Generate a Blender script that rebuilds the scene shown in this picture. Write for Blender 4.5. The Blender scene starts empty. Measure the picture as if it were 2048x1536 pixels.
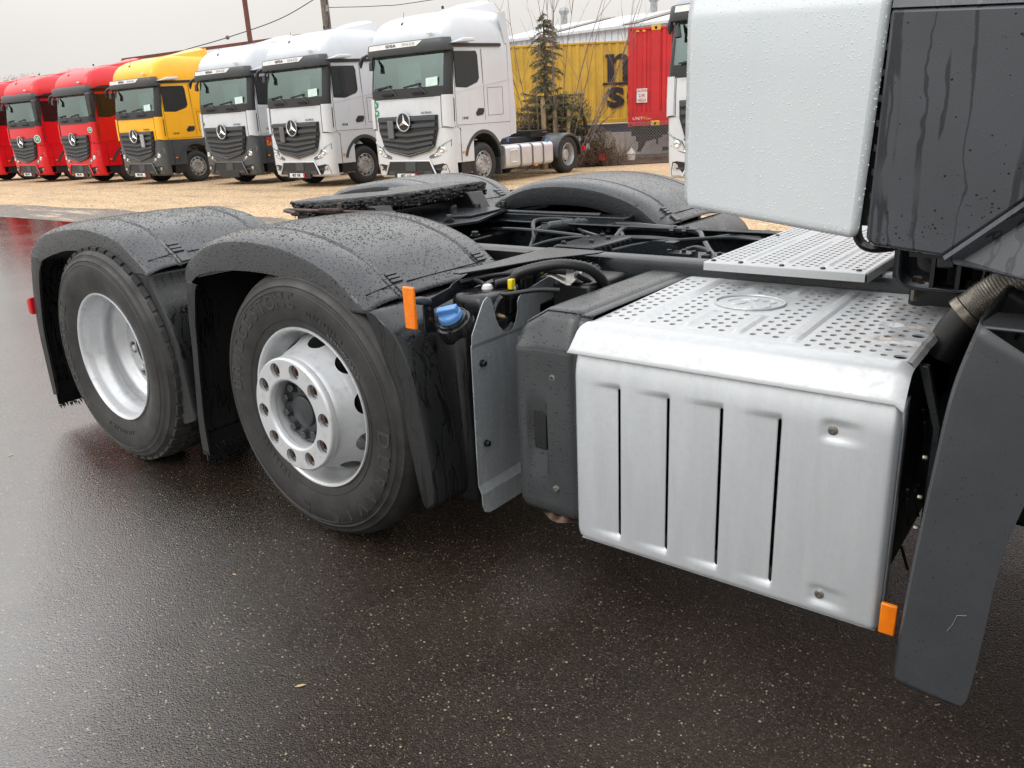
import bpy, math, random
from math import sin, cos, pi, radians, sqrt, atan2, hypot
from mathutils import Vector, Matrix, Euler, noise
random.seed(7)
SC = bpy.context.scene
COL = SC.collection

# ---------------------------------------------------------------- camera
CAM_LOC = Vector((2.252, -1.666, 1.475))
YAW, PITCH, ROLL = -0.66814, 0.3231, -0.04915
def cam_axes():
    cy, sy = cos(YAW), sin(YAW); cp, sp = cos(PITCH), sin(PITCH)
    f = Vector((sy*cp, cy*cp, -sp)); r0 = Vector((cy, -sy, 0)); u0 = r0.cross(f)
    cr, sr = cos(ROLL), sin(ROLL)
    return cr*r0 + sr*u0, -sr*r0 + cr*u0, f
_r, _u, _f = cam_axes()
cam_data = bpy.data.cameras.new('camera')
cam_data.sensor_width = 36.0
cam_data.lens = 36.0*1576.6/2048
cam_data.clip_start = 0.05; cam_data.clip_end = 3000
cam = bpy.data.objects.new('camera', cam_data); COL.objects.link(cam)
cam.matrix_world = Matrix(((_r.x, _u.x, -_f.x, CAM_LOC.x), (_r.y, _u.y, -_f.y, CAM_LOC.y), (_r.z, _u.z, -_f.z, CAM_LOC.z), (0, 0, 0, 1)))
SC.camera = cam

# ---------------------------------------------------------------- sky, sun, exposure
SUN_EL, SUN_AZ = radians(42), radians(200)
world = bpy.data.worlds.new('World'); SC.world = world; world.use_nodes = True
wn, wl = world.node_tree.nodes, world.node_tree.links
wn.clear()
w_out = wn.new('ShaderNodeOutputWorld'); w_bg = wn.new('ShaderNodeBackground')
w_sky = wn.new('ShaderNodeTexSky'); w_sky.sky_type = 'NISHITA'; w_sky.sun_disc = False
w_sky.sun_elevation = SUN_EL; w_sky.sun_rotation = SUN_AZ; w_sky.dust_density = 4.0; w_sky.air_density = 1.0
w_bw = wn.new('ShaderNodeRGBToBW')
w_co = wn.new('ShaderNodeTexCoord'); w_sep = wn.new('ShaderNodeSeparateXYZ')
w_ramp = wn.new('ShaderNodeMapRange'); w_ramp.interpolation_type = 'SMOOTHSTEP'; w_ramp.inputs['From Min'].default_value = 0.06; w_ramp.inputs['From Max'].default_value = 0.62
w_ramp.inputs['To Min'].default_value = 8.0; w_ramp.inputs['To Max'].default_value = 22.0      # overcast: brighter overhead
w_noise = wn.new('ShaderNodeTexNoise'); w_noise.inputs['Scale'].default_value = 2.2; w_noise.inputs['Detail'].default_value = 5
w_nr = wn.new('ShaderNodeMapRange'); w_nr.inputs['From Min'].default_value = 0.3; w_nr.inputs['From Max'].default_value = 0.7
w_nr.inputs['To Min'].default_value = 0.92; w_nr.inputs['To Max'].default_value = 1.07
w_mul = wn.new('ShaderNodeMath'); w_mul.operation = 'MULTIPLY'
w_mix = wn.new('ShaderNodeMix'); w_mix.data_type = 'FLOAT'; w_mix.inputs[0].default_value = 0.92
w_tint = wn.new('ShaderNodeMix'); w_tint.data_type = 'RGBA'; w_tint.blend_type = 'MIX'
w_tint.inputs[6].default_value = (1.0, 0.955, 0.90, 1); w_tint.inputs[7].default_value = (0.95, 0.985, 1.03, 1)
w_vm = wn.new('ShaderNodeVectorMath'); w_vm.operation = 'SCALE'
wl.new(w_co.outputs['Generated'], w_sep.inputs[0]); wl.new(w_sep.outputs['Z'], w_ramp.inputs['Value'])
wl.new(w_co.outputs['Generated'], w_noise.inputs['Vector']); wl.new(w_noise.outputs[0], w_nr.inputs['Value'])
wl.new(w_ramp.outputs[0], w_mul.inputs[0]); wl.new(w_nr.outputs[0], w_mul.inputs[1])
wl.new(w_sky.outputs[0], w_bw.inputs[0])
wl.new(w_bw.outputs[0], w_mix.inputs[2]); wl.new(w_mul.outputs[0], w_mix.inputs[3])
wl.new(w_sep.outputs['Z'], w_tint.inputs[0])
wl.new(w_tint.outputs[2], w_vm.inputs[0]); wl.new(w_mix.outputs[0], w_vm.inputs['Scale'])
wl.new(w_vm.outputs[0], w_bg.inputs['Color']); w_bg.inputs['Strength'].default_value = 0.1
wl.new(w_bg.outputs[0], w_out.inputs[0])
sun_d = bpy.data.lights.new('sun', 'SUN'); sun_d.energy = 0.7; sun_d.angle = radians(30); sun_d.color = (1, .97, .93)
sun = bpy.data.objects.new('sun', sun_d); COL.objects.link(sun)
sd = Vector((sin(SUN_AZ)*cos(SUN_EL), cos(SUN_AZ)*cos(SUN_EL), sin(SUN_EL)))
sun.rotation_euler = (-sd).to_track_quat('-Z', 'Y').to_euler()
sun.location = (0, 0, 30)
SC.view_settings.view_transform = 'Standard'; SC.view_settings.look = 'None'
SC.view_settings.exposure = 0.12; SC.view_settings.gamma = 1.0
SC.view_settings.use_curve_mapping = False
SC.cycles.use_denoising = True; SC.cycles.denoising_prefilter = 'FAST'
SC.cycles.max_bounces = 8; SC.cycles.sample_clamp_indirect = 6

# ---------------------------------------------------------------- material helper
class NT:
    def __init__(s, name):
        s.m = bpy.data.materials.new(name); s.m.use_nodes = True
        s.n = s.m.node_tree.nodes; s.l = s.m.node_tree.links
        s.b = s.n['Principled BSDF']; s.co = None
    def new(s, t, **k):
        x = s.n.new(t)
        for a, v in k.items(): setattr(x, a, v)
        return x
    def put(s, sock, v):
        if hasattr(v, 'is_output') or hasattr(v, 'links'): s.l.new(v, sock)
        else: sock.default_value = v
    def coord(s, scale=(1, 1, 1)):
        if not s.co: s.co = s.new('ShaderNodeTexCoord').outputs['Object']
        if tuple(scale) == (1, 1, 1): return s.co
        m = s.new('ShaderNodeMapping'); s.l.new(s.co, m.inputs[0]); m.inputs['Scale'].default_value = scale
        return m.outputs[0]
    def noise(s, scale, detail=4, rough=.55, vec=None, stretch=(1, 1, 1)):
        x = s.new('ShaderNodeTexNoise'); x.inputs['Scale'].default_value = scale; x.inputs['Detail'].default_value = detail
        x.inputs['Roughness'].default_value = rough; s.l.new(vec or s.coord(stretch), x.inputs['Vector']); return x.outputs[0]
    def vor(s, scale, feature='F1', vec=None, stretch=(1, 1, 1), rnd=1.0):
        x = s.new('ShaderNodeTexVoronoi'); x.feature = feature; x.inputs['Scale'].default_value = scale
        x.inputs['Randomness'].default_value = rnd
        s.l.new(vec or s.coord(stretch), x.inputs['Vector']); return x
    def rng(s, v, a, b, c=0., d=1., smooth=False):
        x = s.new('ShaderNodeMapRange'); s.put(x.inputs['Value'], v)
        if smooth: x.interpolation_type = 'SMOOTHSTEP'
        for k, q in zip(('From Min', 'From Max', 'To Min', 'To Max'), (a, b, c, d)): s.put(x.inputs[k], q)
        return x.outputs[0]
    def math(s, op, a, b=0., c=0.):
        x = s.new('ShaderNodeMath', operation=op); s.put(x.inputs[0], a); s.put(x.inputs[1], b); s.put(x.inputs[2], c); return x.outputs[0]
    def mix(s, f, a, b):
        x = s.new('ShaderNodeMix', data_type='RGBA'); s.put(x.inputs[0], f)
        for i, v in ((6, a), (7, b)):
            if isinstance(v, (tuple, list)): v = (*v[:3], 1)
            s.put(x.inputs[i], v)
        return x.outputs[2]
    def bump(s, h, strength=.3, dist=.002, prev=None):
        x = s.new('ShaderNodeBump'); x.inputs['Strength'].default_value = strength; x.inputs['Distance'].default_value = dist
        s.l.new(h, x.inputs['Height'])
        if prev is not None: s.l.new(prev, x.inputs['Normal'])
        return x.outputs[0]
    def drops(s, scale, size=.35, cover=.6):
        """rain drops: (mask, height). One drop per cell of random size, some cells empty."""
        v = s.vor(scale)
        sep = s.new('ShaderNodeSeparateColor'); s.l.new(v.outputs['Color'], sep.inputs[0])
        r = s.rng(sep.outputs[0], 1-cover, 1, 0.0, size)
        h = s.math('SUBTRACT', r, v.outputs['Distance'])
        hh = s.rng(h, 0, .22, 0, 1, True)
        return s.rng(h, 0, .03, 0, 1), hh
    def fin(s, color=None, rough=None, metal=None, normal=None, **k):
        if color is not None:
            if isinstance(color, (tuple, list)): color = (*color[:3], 1)
            s.put(s.b.inputs['Base Color'], color)
        if rough is not None: s.put(s.b.inputs['Roughness'], rough)
        if metal is not None: s.put(s.b.inputs['Metallic'], metal)
        if normal is not None: s.l.new(normal, s.b.inputs['Normal'])
        for a, v in k.items(): s.put(s.b.inputs[a.replace('_', ' ')], v)
        return s.m

def plain(name, col, rough=.5, metal=0., var=.12, vs=6., bump=0., bs=80., **k):
    t = NT(name)
    c2 = tuple(x*(1-var) for x in col)
    n = t.rng(t.noise(vs), .35, .65)
    t_col = t.mix(n, col, c2)
    r = t.rng(t.noise(vs*3), .3, .7, rough*.85, min(1, rough*1.15))
    nm = t.bump(t.noise(bs, 3), bump, .003) if bump else None
    return t.fin(t_col, r, metal, nm, **k)

def wet_plastic(name, col, rough=.42, dscale=95., dsize=.42, cover=.6, dstr=.9, fine=True, streak=False):
    t = NT(name)
    m, h = t.drops(dscale, dsize, cover)
    m2, h2 = t.drops(dscale*2.3, .4, .75)
    dust = t.rng(t.noise(5, 5), .35, .68)
    c = t.mix(dust, col, tuple(x*1.22 for x in col))
    c = t.mix(t.math('MULTIPLY', m2, .3), c, tuple(x*.45 for x in col))
    c = t.mix(t.math('MULTIPLY', m, .55), c, tuple(x*.4 for x in col))
    r = t.rng(t.noise(9, 4), .3, .7, rough*.8, rough*1.2)
    if streak:
        w = t.noise(7, 3, stretch=(1, 1, 1))
        cc = t.new('ShaderNodeVectorMath', operation='MULTIPLY_ADD'); 
        t.l.new(w, cc.inputs[0]); cc.inputs[1].default_value = (.035, .035, 0)
        t.l.new(t.coord(), cc.inputs[2])
        sn = t.noise(42, 1.5, .5, vec=None, stretch=(1, 1, .055)) if False else None
        mp = t.new('ShaderNodeMapping'); t.l.new(cc.outputs[0], mp.inputs[0]); mp.inputs['Scale'].default_value = (1, 1, .05)
        sn = t.noise(24, 2, .5, vec=mp.outputs[0])
        band = t.math('ABSOLUTE', t.math('SUBTRACT', sn, .5))
        sm = t.rng(band, .012, .036, 1, 0, True)
        gate = t.rng(t.noise(3.3, 2), .26, .42, 0, 1)
        sm = t.math('MULTIPLY', sm, gate)
        c = t.mix(t.math('MULTIPLY', sm, .85), c, tuple(x*.30 for x in col))
        r = t.math('SUBTRACT', r, t.math('MULTIPLY', sm, .22))
    r = t.math('SUBTRACT', r, t.math('MULTIPLY', t.math('MAXIMUM', m, m2), .25))
    r = t.math('MAXIMUM', r, .06)
    g = t.noise(420, 2)
    nm = t.bump(g, .12, .0012)
    nm = t.bump(h2, dstr*.6, .0011, nm)
    nm = t.bump(h, dstr, .0026, nm)
    return t.fin(c, r, 0, nm)

MAT = {}
def setup_materials():
    M = MAT
    M['fender'] = wet_plastic('wet_dark_plastic', (.042, .044, .046), .27, 88, .46, .8, 1.0)
    t = NT('rain_drop'); M['drop'] = t.fin((.010, .0105, .011), .06, 0, IOR=1.30)
    t = NT('rain_bead_on_white'); M['dropthin'] = t.fin((.66, .71, .72), .06, 0)
    M['guard'] = wet_plastic('wet_black_plastic', (.011, .0115, .012), .34, 120, .3, .4, .6, streak=True)
    M['cabdark'] = wet_plastic('dark_grey_cab_plastic', (.043, .048, .054), .34, 150, .25, .25, .4, streak=True)
    M['mudgrey'] = wet_plastic('dark_grey_mudguard', (.036, .039, .043), .42, 170, .25, .28, .5)
    M['endcap'] = wet_plastic('dark_grey_end_cap', (.036, .039, .041), .30, 120, .42, .6, .9)
    M['tank'] = wet_plastic('black_tank_plastic', (.008, .008, .009), .26, 160, .3, .4, .6, streak=True)
    M['chassis'] = wet_plastic('chassis_paint', (.011, .014, .017), .22, 150, .35, .6, .8)
    M['hub'] = plain('hub_grey', (.040, .045, .048), .38, .1, .3, 25)
    M['black'] = plain('black_parts', (.006, .006, .007), .35)
    M['blackhole'] = plain('deep_black', (.004, .004, .004), .8)  # stands for the shade in holes and gaps; also on deep chassis parts
    M['pipe'] = plain('painted_pipe', (.018, .022, .024), .25, 0, .3, 30)
    M['hose'] = plain('rubber_hose', (.014, .014, .015), .38)
    M['bolt'] = plain('zinc_bolt', (.30, .27, .22), .35, .8, .5, 60)
    M['rustbolt'] = plain('rusty_wheel_nut', (.10, .062, .042), .5, .5, .5, 90)
    M['brass'] = plain('brass_bolt', (.55, .42, .22), .4, .8, .4, 50)
    M['bluecap'] = plain('blue_cap_plastic', (.10, .26, .56), .3, 0, .08)
    M['yellow'] = plain('yellow_clip', (.75, .60, .02), .4)
    M['strut_grey'] = plain('scuffed_plastic', (.22, .22, .21), .6)
    M['whitecap'] = plain('white_cap', (.65, .65, .64), .4)
    M['zincbolt'] = plain('screw_steel', (.35, .33, .3), .35, .9, .4, 80)
    M['redlens'] = plain('red_lens', (.55, .01, .015), .2, 0, .05)
    # amber reflector: fine prism grid
    t = NT('amber_reflector')
    x = t.vor(260, 'F1', rnd=.0); nm = t.bump(x.outputs['Distance'], .6, .001)
    M['amber'] = t.fin(t.mix(t.rng(t.noise(40), .3, .7), (.78, .16, .004), (.86, .23, .006)), .22, 0, nm)
    # white paint with drops
    t = NT('white_paint_wet')
    m, h = t.drops(150, .26, .30); m2, h2 = t.drops(330, .30, .28)
    nm = t.bump(h2, .3, .0005); nm = t.bump(h, .4, .0008, nm)
    c = t.mix(t.rng(t.noise(2.2, 3), .3, .7), (.525, .56, .565), (.56, .59, .595))
    c = t.mix(t.rng(t.noise(14, 3, stretch=(1, 1, .06)), .52, .7, 0, .35), c, (.49, .53, .54))
    M['whitewet'] = t.fin(c, .22, 0, nm)
    # silver wheel paint
    t = NT('silver_wheel_paint')
    m, h = t.drops(170, .3, .4)
    dirt = t.rng(t.noise(22, 5), .56, .72, 0, .35)
    c = t.mix(dirt, (.60, .61, .62), (.30, .28, .26))
    nm = t.bump(t.noise(250, 2), .06, .001); nm = t.bump(h, .5, .001, nm)
    M['rim'] = t.fin(c, .36, .45, nm)
    # brushed coated aluminium sheet
    t = NT('aluminium_sheet')
    a = t.rng(t.noise(26, 5, .6, stretch=(1, 1, .12)), .35, .7)
    b = t.rng(t.noise(60, 6, .7), .45, .72)
    c = t.mix(a, (.68, .71, .73), (.60, .63, .65)); c = t.mix(t.math('MULTIPLY', b, .35), c, (.52, .54, .55))
    sp = t.rng(t.noise(330, 2), .70, .76, 0, .5); c = t.mix(sp, c, (.3, .3, .29))
    m, h = t.drops(210, .26, .3)
    nm = t.bump(t.noise(240, 3), .10, .001); nm = t.bump(h, .4, .0008, nm)
    M['alu'] = t.fin(c, t.rng(b, 0, 1, .32, .44), .5, nm)
    t = NT('aluminium_step')
    b = t.rng(t.noise(45, 6, .7), .42, .72)
    sc_ = t.vor(75, 'F1', stretch=(1, .25, 1))
    c = t.mix(t.math('MULTIPLY', b, .4), (.50, .512, .52), (.40, .405, .405))
    px = t.new('ShaderNodeSeparateXYZ'); t.l.new(t.coord(), px.inputs[0])
    rust = t.math('MULTIPLY', t.rng(t.noise(16, 5, .65), .50, .62), t.math('MULTIPLY', t.rng(px.outputs['X'], 1.68, 1.80, 0, .85), t.rng(px.outputs['Y'], .22, .32)))
    c = t.mix(t.math('MULTIPLY', rust, .8), c, (.33, .26, .20))
    M['alutop'] = t.fin(c, t.rng(b, 0, 1, .28, .48), .18, t.bump(t.noise(200, 3), .05, .001))
    # galvanised plate
    t = NT('galvanised_plate')
    v = t.vor(120); sep = t.new('ShaderNodeSeparateColor'); t.l.new(v.outputs['Color'], sep.inputs[0])
    c = t.mix(t.rng(sep.outputs[0], 0, 1, 0, .5), (.40, .43, .45), (.28, .31, .33))
    c = t.mix(t.rng(t.noise(40, 5, .6, stretch=(1, 1, .1)), .5, .7, 0, .5), c, (.48, .50, .51))
    m, h = t.drops(150, .35, .5)
    M['galv'] = t.fin(c, .36, .5, t.bump(h, .5, .001))
    # tyre rubber
    t = NT('tyre_rubber')
    n = t.rng(t.noise(9, 6, .65), .38, .68)
    c = t.mix(n, (.013, .013, .013), (.034, .031, .028))
    c = t.mix(t.rng(t.noise(60, 5, .6), .6, .75, 0, .5), c, (.062, .057, .050))
    nm = t.bump(t.noise(120, 4), .18, .001)
    M['tyre'] = t.fin(c, t.rng(t.noise(7, 4), .35, .65, .42, .68), 0, nm)
    t = NT('tyre_lettering')
    M['tyretext'] = t.fin(t.mix(t.rng(t.noise(60), .35, .65), (.042, .040, .037), (.026, .024, .023)), .36)
    # grease
    t = NT('black_grease')
    v = t.noise(38, 8, .65); v2 = t.vor(34, 'F1', stretch=(1, .5, 2)).outputs['Distance']
    nm = t.bump(v, 1.0, .016); nm = t.bump(v2, .8, .010, nm)
    M['grease'] = t.fin(t.mix(t.rng(v, .4, .65), (.006, .006, .006), (.022, .022, .021)), t.rng(t.noise(70, 3), .35, .65, .18, .5), 0, nm)
    t = NT('wet_greasy_plate')
    v = t.noise(60, 6, .6); nm = t.bump(v, .45, .003)
    M['greasetop'] = t.fin((.050, .051, .051), t.rng(v, .4, .6, .12, .40), 0, nm)
    # corrugated bellows steel
    M['bellows'] = plain('bellows_steel', (.66, .63, .58), .38, .9, .4, 20)
    M['rustrod'] = plain('rusty_rod', (.10, .06, .05), .5, .2, .5, 40)

# ---------------------------------------------------------------- mesh helper
def frame(d):
    d = d.normalized(); a = Vector((0, 0, 1)) if abs(d.z) < .95 else Vector((1, 0, 0))
    x = d.cross(a).normalized(); return x, d.cross(x).normalized()

class MB:
    def __init__(s): s.v = []; s.f = []
    def add(s, vs, fs):
        b = len(s.v); s.v += [tuple(x) for x in vs]; s.f += [tuple(i+b for i in f) for f in fs]; return s
    def box(s, x0, x1, y0, y1, z0, z1):
        v = [(x, y, z) for z in (z0, z1) for y in (y0, y1) for x in (x0, x1)]
        return s.add(v, [(0, 2, 3, 1), (4, 5, 7, 6), (0, 1, 5, 4), (2, 6, 7, 3), (0, 4, 6, 2), (1, 3, 7, 5)])
    def obox(s, c, ax, ay, az, hx, hy, hz):
        c = Vector(c); v = [c + ax*(i*hx) + ay*(j*hy) + az*(k*hz) for k in (-1, 1) for j in (-1, 1) for i in (-1, 1)]
        return s.add(v, [(0, 2, 3, 1), (4, 5, 7, 6), (0, 1, 5, 4), (2, 6, 7, 3), (0, 4, 6, 2), (1, 3, 7, 5)])
    def bar(s, a, b, w, h):
        a, b = Vector(a), Vector(b); d = (b-a); x, y = frame(d)
        return s.obox((a+b)/2, d.normalized(), x, y, d.length/2, w/2, h/2)
    def tube(s, pts, r, n=8, cap=True, closed=False):
        pts = [Vector(p) for p in pts]; m = len(pts); rs = r if isinstance(r, (list, tuple)) else [r]*m
        vs = []; x = None
        for i, p in enumerate(pts):
            if closed: d = pts[(i+1) % m]-pts[i-1]
            else: d = pts[min(i+1, m-1)]-pts[max(i-1, 0)]
            d.normalize()
            if x is None: x, y = frame(d)
            else:
                x = (x - d*x.dot(d)).normalized(); y = d.cross(x)
            vs += [p + (x*cos(2*pi*k/n) + y*sin(2*pi*k/n))*rs[i] for k in range(n)]
        fs = []
        for i in range(m if closed else m-1):
            j = (i+1) % m
            fs += [(i*n+k, i*n+(k+1) % n, j*n+(k+1) % n, j*n+k) for k in range(n)]
        if cap and not closed: fs += [tuple(range(n))[::-1], tuple((m-1)*n+k for k in range(n))]
        return s.add(vs, fs)
    def lathe(s, prof, c=(0, 0, 0), axis='y', n=48, a0=0, a1=2*pi, closed_prof=False):
        full = abs(a1-a0-2*pi) < 1e-6; m = n if full else n+1; vs = []
        for k in range(m):
            a = a0+(a1-a0)*k/n
            for r, h in prof:
                if axis == 'y': vs.append((c[0]+r*cos(a), c[1]+h, c[2]+r*sin(a)))
                elif axis == 'z': vs.append((c[0]+r*cos(a), c[1]+r*sin(a), c[2]+h))
                else: vs.append((c[0]+h, c[1]+r*cos(a), c[2]+r*sin(a)))
        p = len(prof); fs = []
        for k in range(n):
            k2 = (k+1) % m
            for i in range(p if closed_prof else p-1):
                i2 = (i+1) % p
                fs.append((k*p+i, k*p+i2, k2*p+i2, k2*p+i))
        return s.add(vs, fs)
    def prism(s, poly, ax, a0, a1):
        def P(u, v, a): return {'x': (a, u, v), 'y': (u, a, v), 'z': (u, v, a)}[ax]
        n = len(poly); vs = [P(u, v, a0) for u, v in poly] + [P(u, v, a1) for u, v in poly]
        fs = [tuple(range(n))[::-1], tuple(range(n, 2*n))] + [(i, (i+1) % n, n+(i+1) % n, n+i) for i in range(n)]
        return s.add(vs, fs)
    def grid(s, nu, nv, fn, skip=None, us=None, vs=None, closeu=False):
        us = us or [i/(nu-1) for i in range(nu)]; vs_ = vs or [i/(nv-1) for i in range(nv)]
        P = [fn(u, v) for v in vs_ for u in us]; w = len(us); fs = []
        for j in range(len(vs_)-1):
            for i in range(w-1 + (1 if closeu else 0)):
                i2 = (i+1) % w
                if skip and skip((us[i]+us[i2])/2, (vs_[j]+vs_[j+1])/2): continue
                fs.append((j*w+i, j*w+i2, (j+1)*w+i2, (j+1)*w+i))
        return s.add(P, fs)
    def cell(s, fn, u0, u1, v0, v1, hole=None, n=2, wall=0):
        """rectangle in (u,v); hole=(cu,cv,ru,rv) leaves an oval opening"""
        if hole is None: return s.add([fn(u0, v0), fn(u1, v0), fn(u1, v1), fn(u0, v1)], [(0, 1, 2, 3)])
        cu, cv, ru, rv = hole; o = []
        for k in range(n): o.append((u0+(u1-u0)*k/n, v0))
        for k in range(n): o.append((u1, v0+(v1-v0)*k/n))
        for k in range(n): o.append((u1-(u1-u0)*k/n, v1))
        for k in range(n): o.append((u0, v1-(v1-v0)*k/n))
        N = len(o); inn = []
        for u, v in o:
            a = atan2((v-cv)/rv, (u-cu)/ru); inn.append((cu+ru*cos(a), cv+rv*sin(a)))
        P_ = [fn(*p) for p in o+inn]; F_ = [(i, (i+1) % N, N+(i+1) % N, N+i) for i in range(N)]
        if wall: P_ += [(p[0], p[1], p[2]-wall) for p in P_[N:2*N]]; F_ += [(N+i, N+(i+1) % N, 2*N+(i+1) % N, 2*N+i) for i in range(N)]
        return s.add(P_, F_)
    def ball(s, c, r, n=10, sz=1.0, m=None):
        m = m or max(4, n//2); pr = [(max(1e-4, r*sin(pi*i/m)), -r*cos(pi*i/m)*sz) for i in range(m+1)]
        return s.lathe(pr, c, 'z', n)
    def hexb(s, c, d, r, h, n=6, washer=0):
        d = Vector(d).normalized(); c = Vector(c)
        if washer: s.tube([c, c+d*h*.25], r*washer, 14)
        x, y = frame(d); r2 = r*.8
        v = [c+(x*cos(2*pi*k/n)+y*sin(2*pi*k/n))*r for k in range(n)]
        v += [p+d*h*.85 for p in v[:n]]; v += [c+d*h+(x*cos(2*pi*k/n)+y*sin(2*pi*k/n))*r2 for k in range(n)]
        fs = [(k, (k+1) % n, n+(k+1) % n, n+k) for k in range(n)] + [(n+k, n+(k+1) % n, 2*n+(k+1) % n, 2*n+k) for k in range(n)] + [tuple(range(2*n, 3*n))]
        return s.add(v, fs)
    def mesh(s, name, smooth=True, angle=35, merge=False):
        me = bpy.data.meshes.new(name); me.from_pydata(s.v, [], s.f)
        if merge:
            import bmesh
            bm = bmesh.new(); bm.from_mesh(me); bmesh.ops.remove_doubles(bm, verts=bm.verts, dist=1e-5)
            bmesh.ops.recalc_face_normals(bm, faces=bm.faces); bm.to_mesh(me); bm.free()
        me.validate()
        if smooth:
            me.polygons.foreach_set('use_smooth', [True]*len(me.polygons)); me.set_sharp_from_angle(angle=radians(angle))
        me.update(); return me

def link(o, parent=None, off=None):
    COL.objects.link(o)
    if parent is not None: o.parent = parent
    if off is not None: o.location = off
    return o
def setp(o, label=None, category=None, group=None, kind=None):
    for k, v in (('label', label), ("category", category), ('group', group), ('kind', kind)):
        if v: o[k] = v
    return o
CACHE = {}
def part(name, mat, build, parent=None, off=None, key=None, bevel=0, solid=0, smooth=True, angle=35, merge=False, **tags):
    """build: MB or callable -> MB. key shares the mesh between alike pieces."""
    k = key and (name, key)
    if k and k in CACHE: me = CACHE[k]
    else:
        mb = build() if callable(build) else build
        me = mb.mesh(name, smooth, angle, merge or bool(bevel)); me.materials.append(mat)
        if k: CACHE[k] = me
    o = bpy.data.objects.new(name, me); link(o, parent, off)
    if me.materials[0] != mat:
        o.material_slots[0].link = 'OBJECT'; o.material_slots[0].material = mat
    if solid:
        md = o.modifiers.new('Solidify', 'SOLIDIFY'); md.thickness = abs(solid); md.offset = -1 if solid > 0 else 1
    if bevel:
        md = o.modifiers.new('Bevel', 'BEVEL'); md.width = bevel; md.segments = 2; md.limit_method = 'ANGLE'; md.angle_limit = radians(40)
    return setp(o, **tags)
def empty(name, loc, rz=0, **tags):
    o = bpy.data.objects.new(name, None); o.empty_display_size = .2; o.location = loc; o.rotation_euler = (0, 0, rz); COL.objects.link(o)
    return setp(o, **tags)
def text_mb(s, size=1, depth=.01, bold=0., spacing=1.0, shear=0.):
    """flat lettering as a mesh in the XY plane, centred"""
    cu = bpy.data.curves.new('lettering', 'FONT'); cu.body = s; cu.size = size; cu.extrude = depth; cu.align_x = 'CENTER'; cu.align_y = 'CENTER'
    cu.offset = bold; cu.space_character = spacing; cu.shear = shear; cu.resolution_u = 3
    o = bpy.data.objects.new('lettering', cu); COL.objects.link(o)
    dg = bpy.context.evaluated_depsgraph_get(); ev = o.evaluated_get(dg); me = ev.to_mesh()
    vs = [v.co.copy() for v in me.vertices]; fs = [tuple(p.vertices) for p in me.polygons]
    ev.to_mesh_clear(); bpy.data.objects.remove(o); bpy.data.curves.remove(cu)
    return vs, fs
def place_text(mb, txt, o, ux, uy, sx=1., sy=1., **k):
    """o origin, ux reading direction, uy up; front face looks along ux x uy"""
    vs, fs = text_mb(txt, **k); ux, uy = Vector(ux), Vector(uy); n = ux.cross(uy); o = Vector(o)
    return mb.add([o+ux*v.x*sx+uy*v.y*sy+n*v.z for v in vs], fs)
def smooth_path(pts, n):
    """Catmull-Rom resample of a polyline"""
    P = [Vector(p) if len(p) == 3 else Vector((p[0], p[1], 0)) for p in pts]
    P = [P[0]*2-P[1]] + P + [P[-1]*2-P[-2]]; out = []
    seg = len(P)-3
    for k in range(n):
        t = k/(n-1)*seg; i = min(int(t), seg-1); t -= i
        a, b, c, d = P[i:i+4]
        out.append(.5*((2*b)+(c-a)*t+(2*a-5*b+4*c-d)*t*t+(3*b-a-3*c+d)*t**3))
    return out

def rain(o, n, r0, r1, parent, name='rain_drops', seed=1, up=None, gate=None, flat=.45, mat='drop'):
    """tiny water beads sitting on the faces of mesh object o (same local space)"""
    rnd = random.Random(seed); me = o.data; P_ = []; acc = []; tot = 0
    for p in me.polygons:
        if p.area > 0 and (up is None or up(p.normal, p.center)): tot += p.area; acc.append(tot); P_.append(p)
    import bisect
    vs, fs = [], []
    for q in range(n):
        p = P_[min(bisect.bisect(acc, rnd.random()*tot), len(P_)-1)]; vi = p.vertices; a = me.vertices[vi[0]].co; k = rnd.randrange(1, len(vi)-1)
        b, c = me.vertices[vi[k]].co, me.vertices[vi[k+1]].co; u, v = rnd.random(), rnd.random()
        if u+v > 1: u, v = 1-u, 1-v
        pt = a+(b-a)*u+(c-a)*v
        if gate and not gate(pt, rnd): continue
        nm = p.normal; x, y = frame(nm); r = r0+(r1-r0)*rnd.random()**1.5; el = rnd.uniform(.85, 1.25); off = -.0002
        B = len(vs)
        for h, s_ in ((off, 1.0), (r*flat*.75, .70)):
            for m in range(6): t = 2*pi*m/6; vs.append(pt+nm*h+x*(r*s_*cos(t))+y*(r*s_*el*sin(t)))
        vs.append(pt+nm*r*flat*1.08)
        fs += [(B+m, B+(m+1) % 6, B+6+(m+1) % 6, B+6+m) for m in range(6)]
        fs += [(B+6+m, B+6+(m+1) % 6, B+12) for m in range(6)]
    mb = MB(); mb.add(vs, fs)
    return part(name, MAT[mat], mb, parent, angle=180, kind='stuff')
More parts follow.
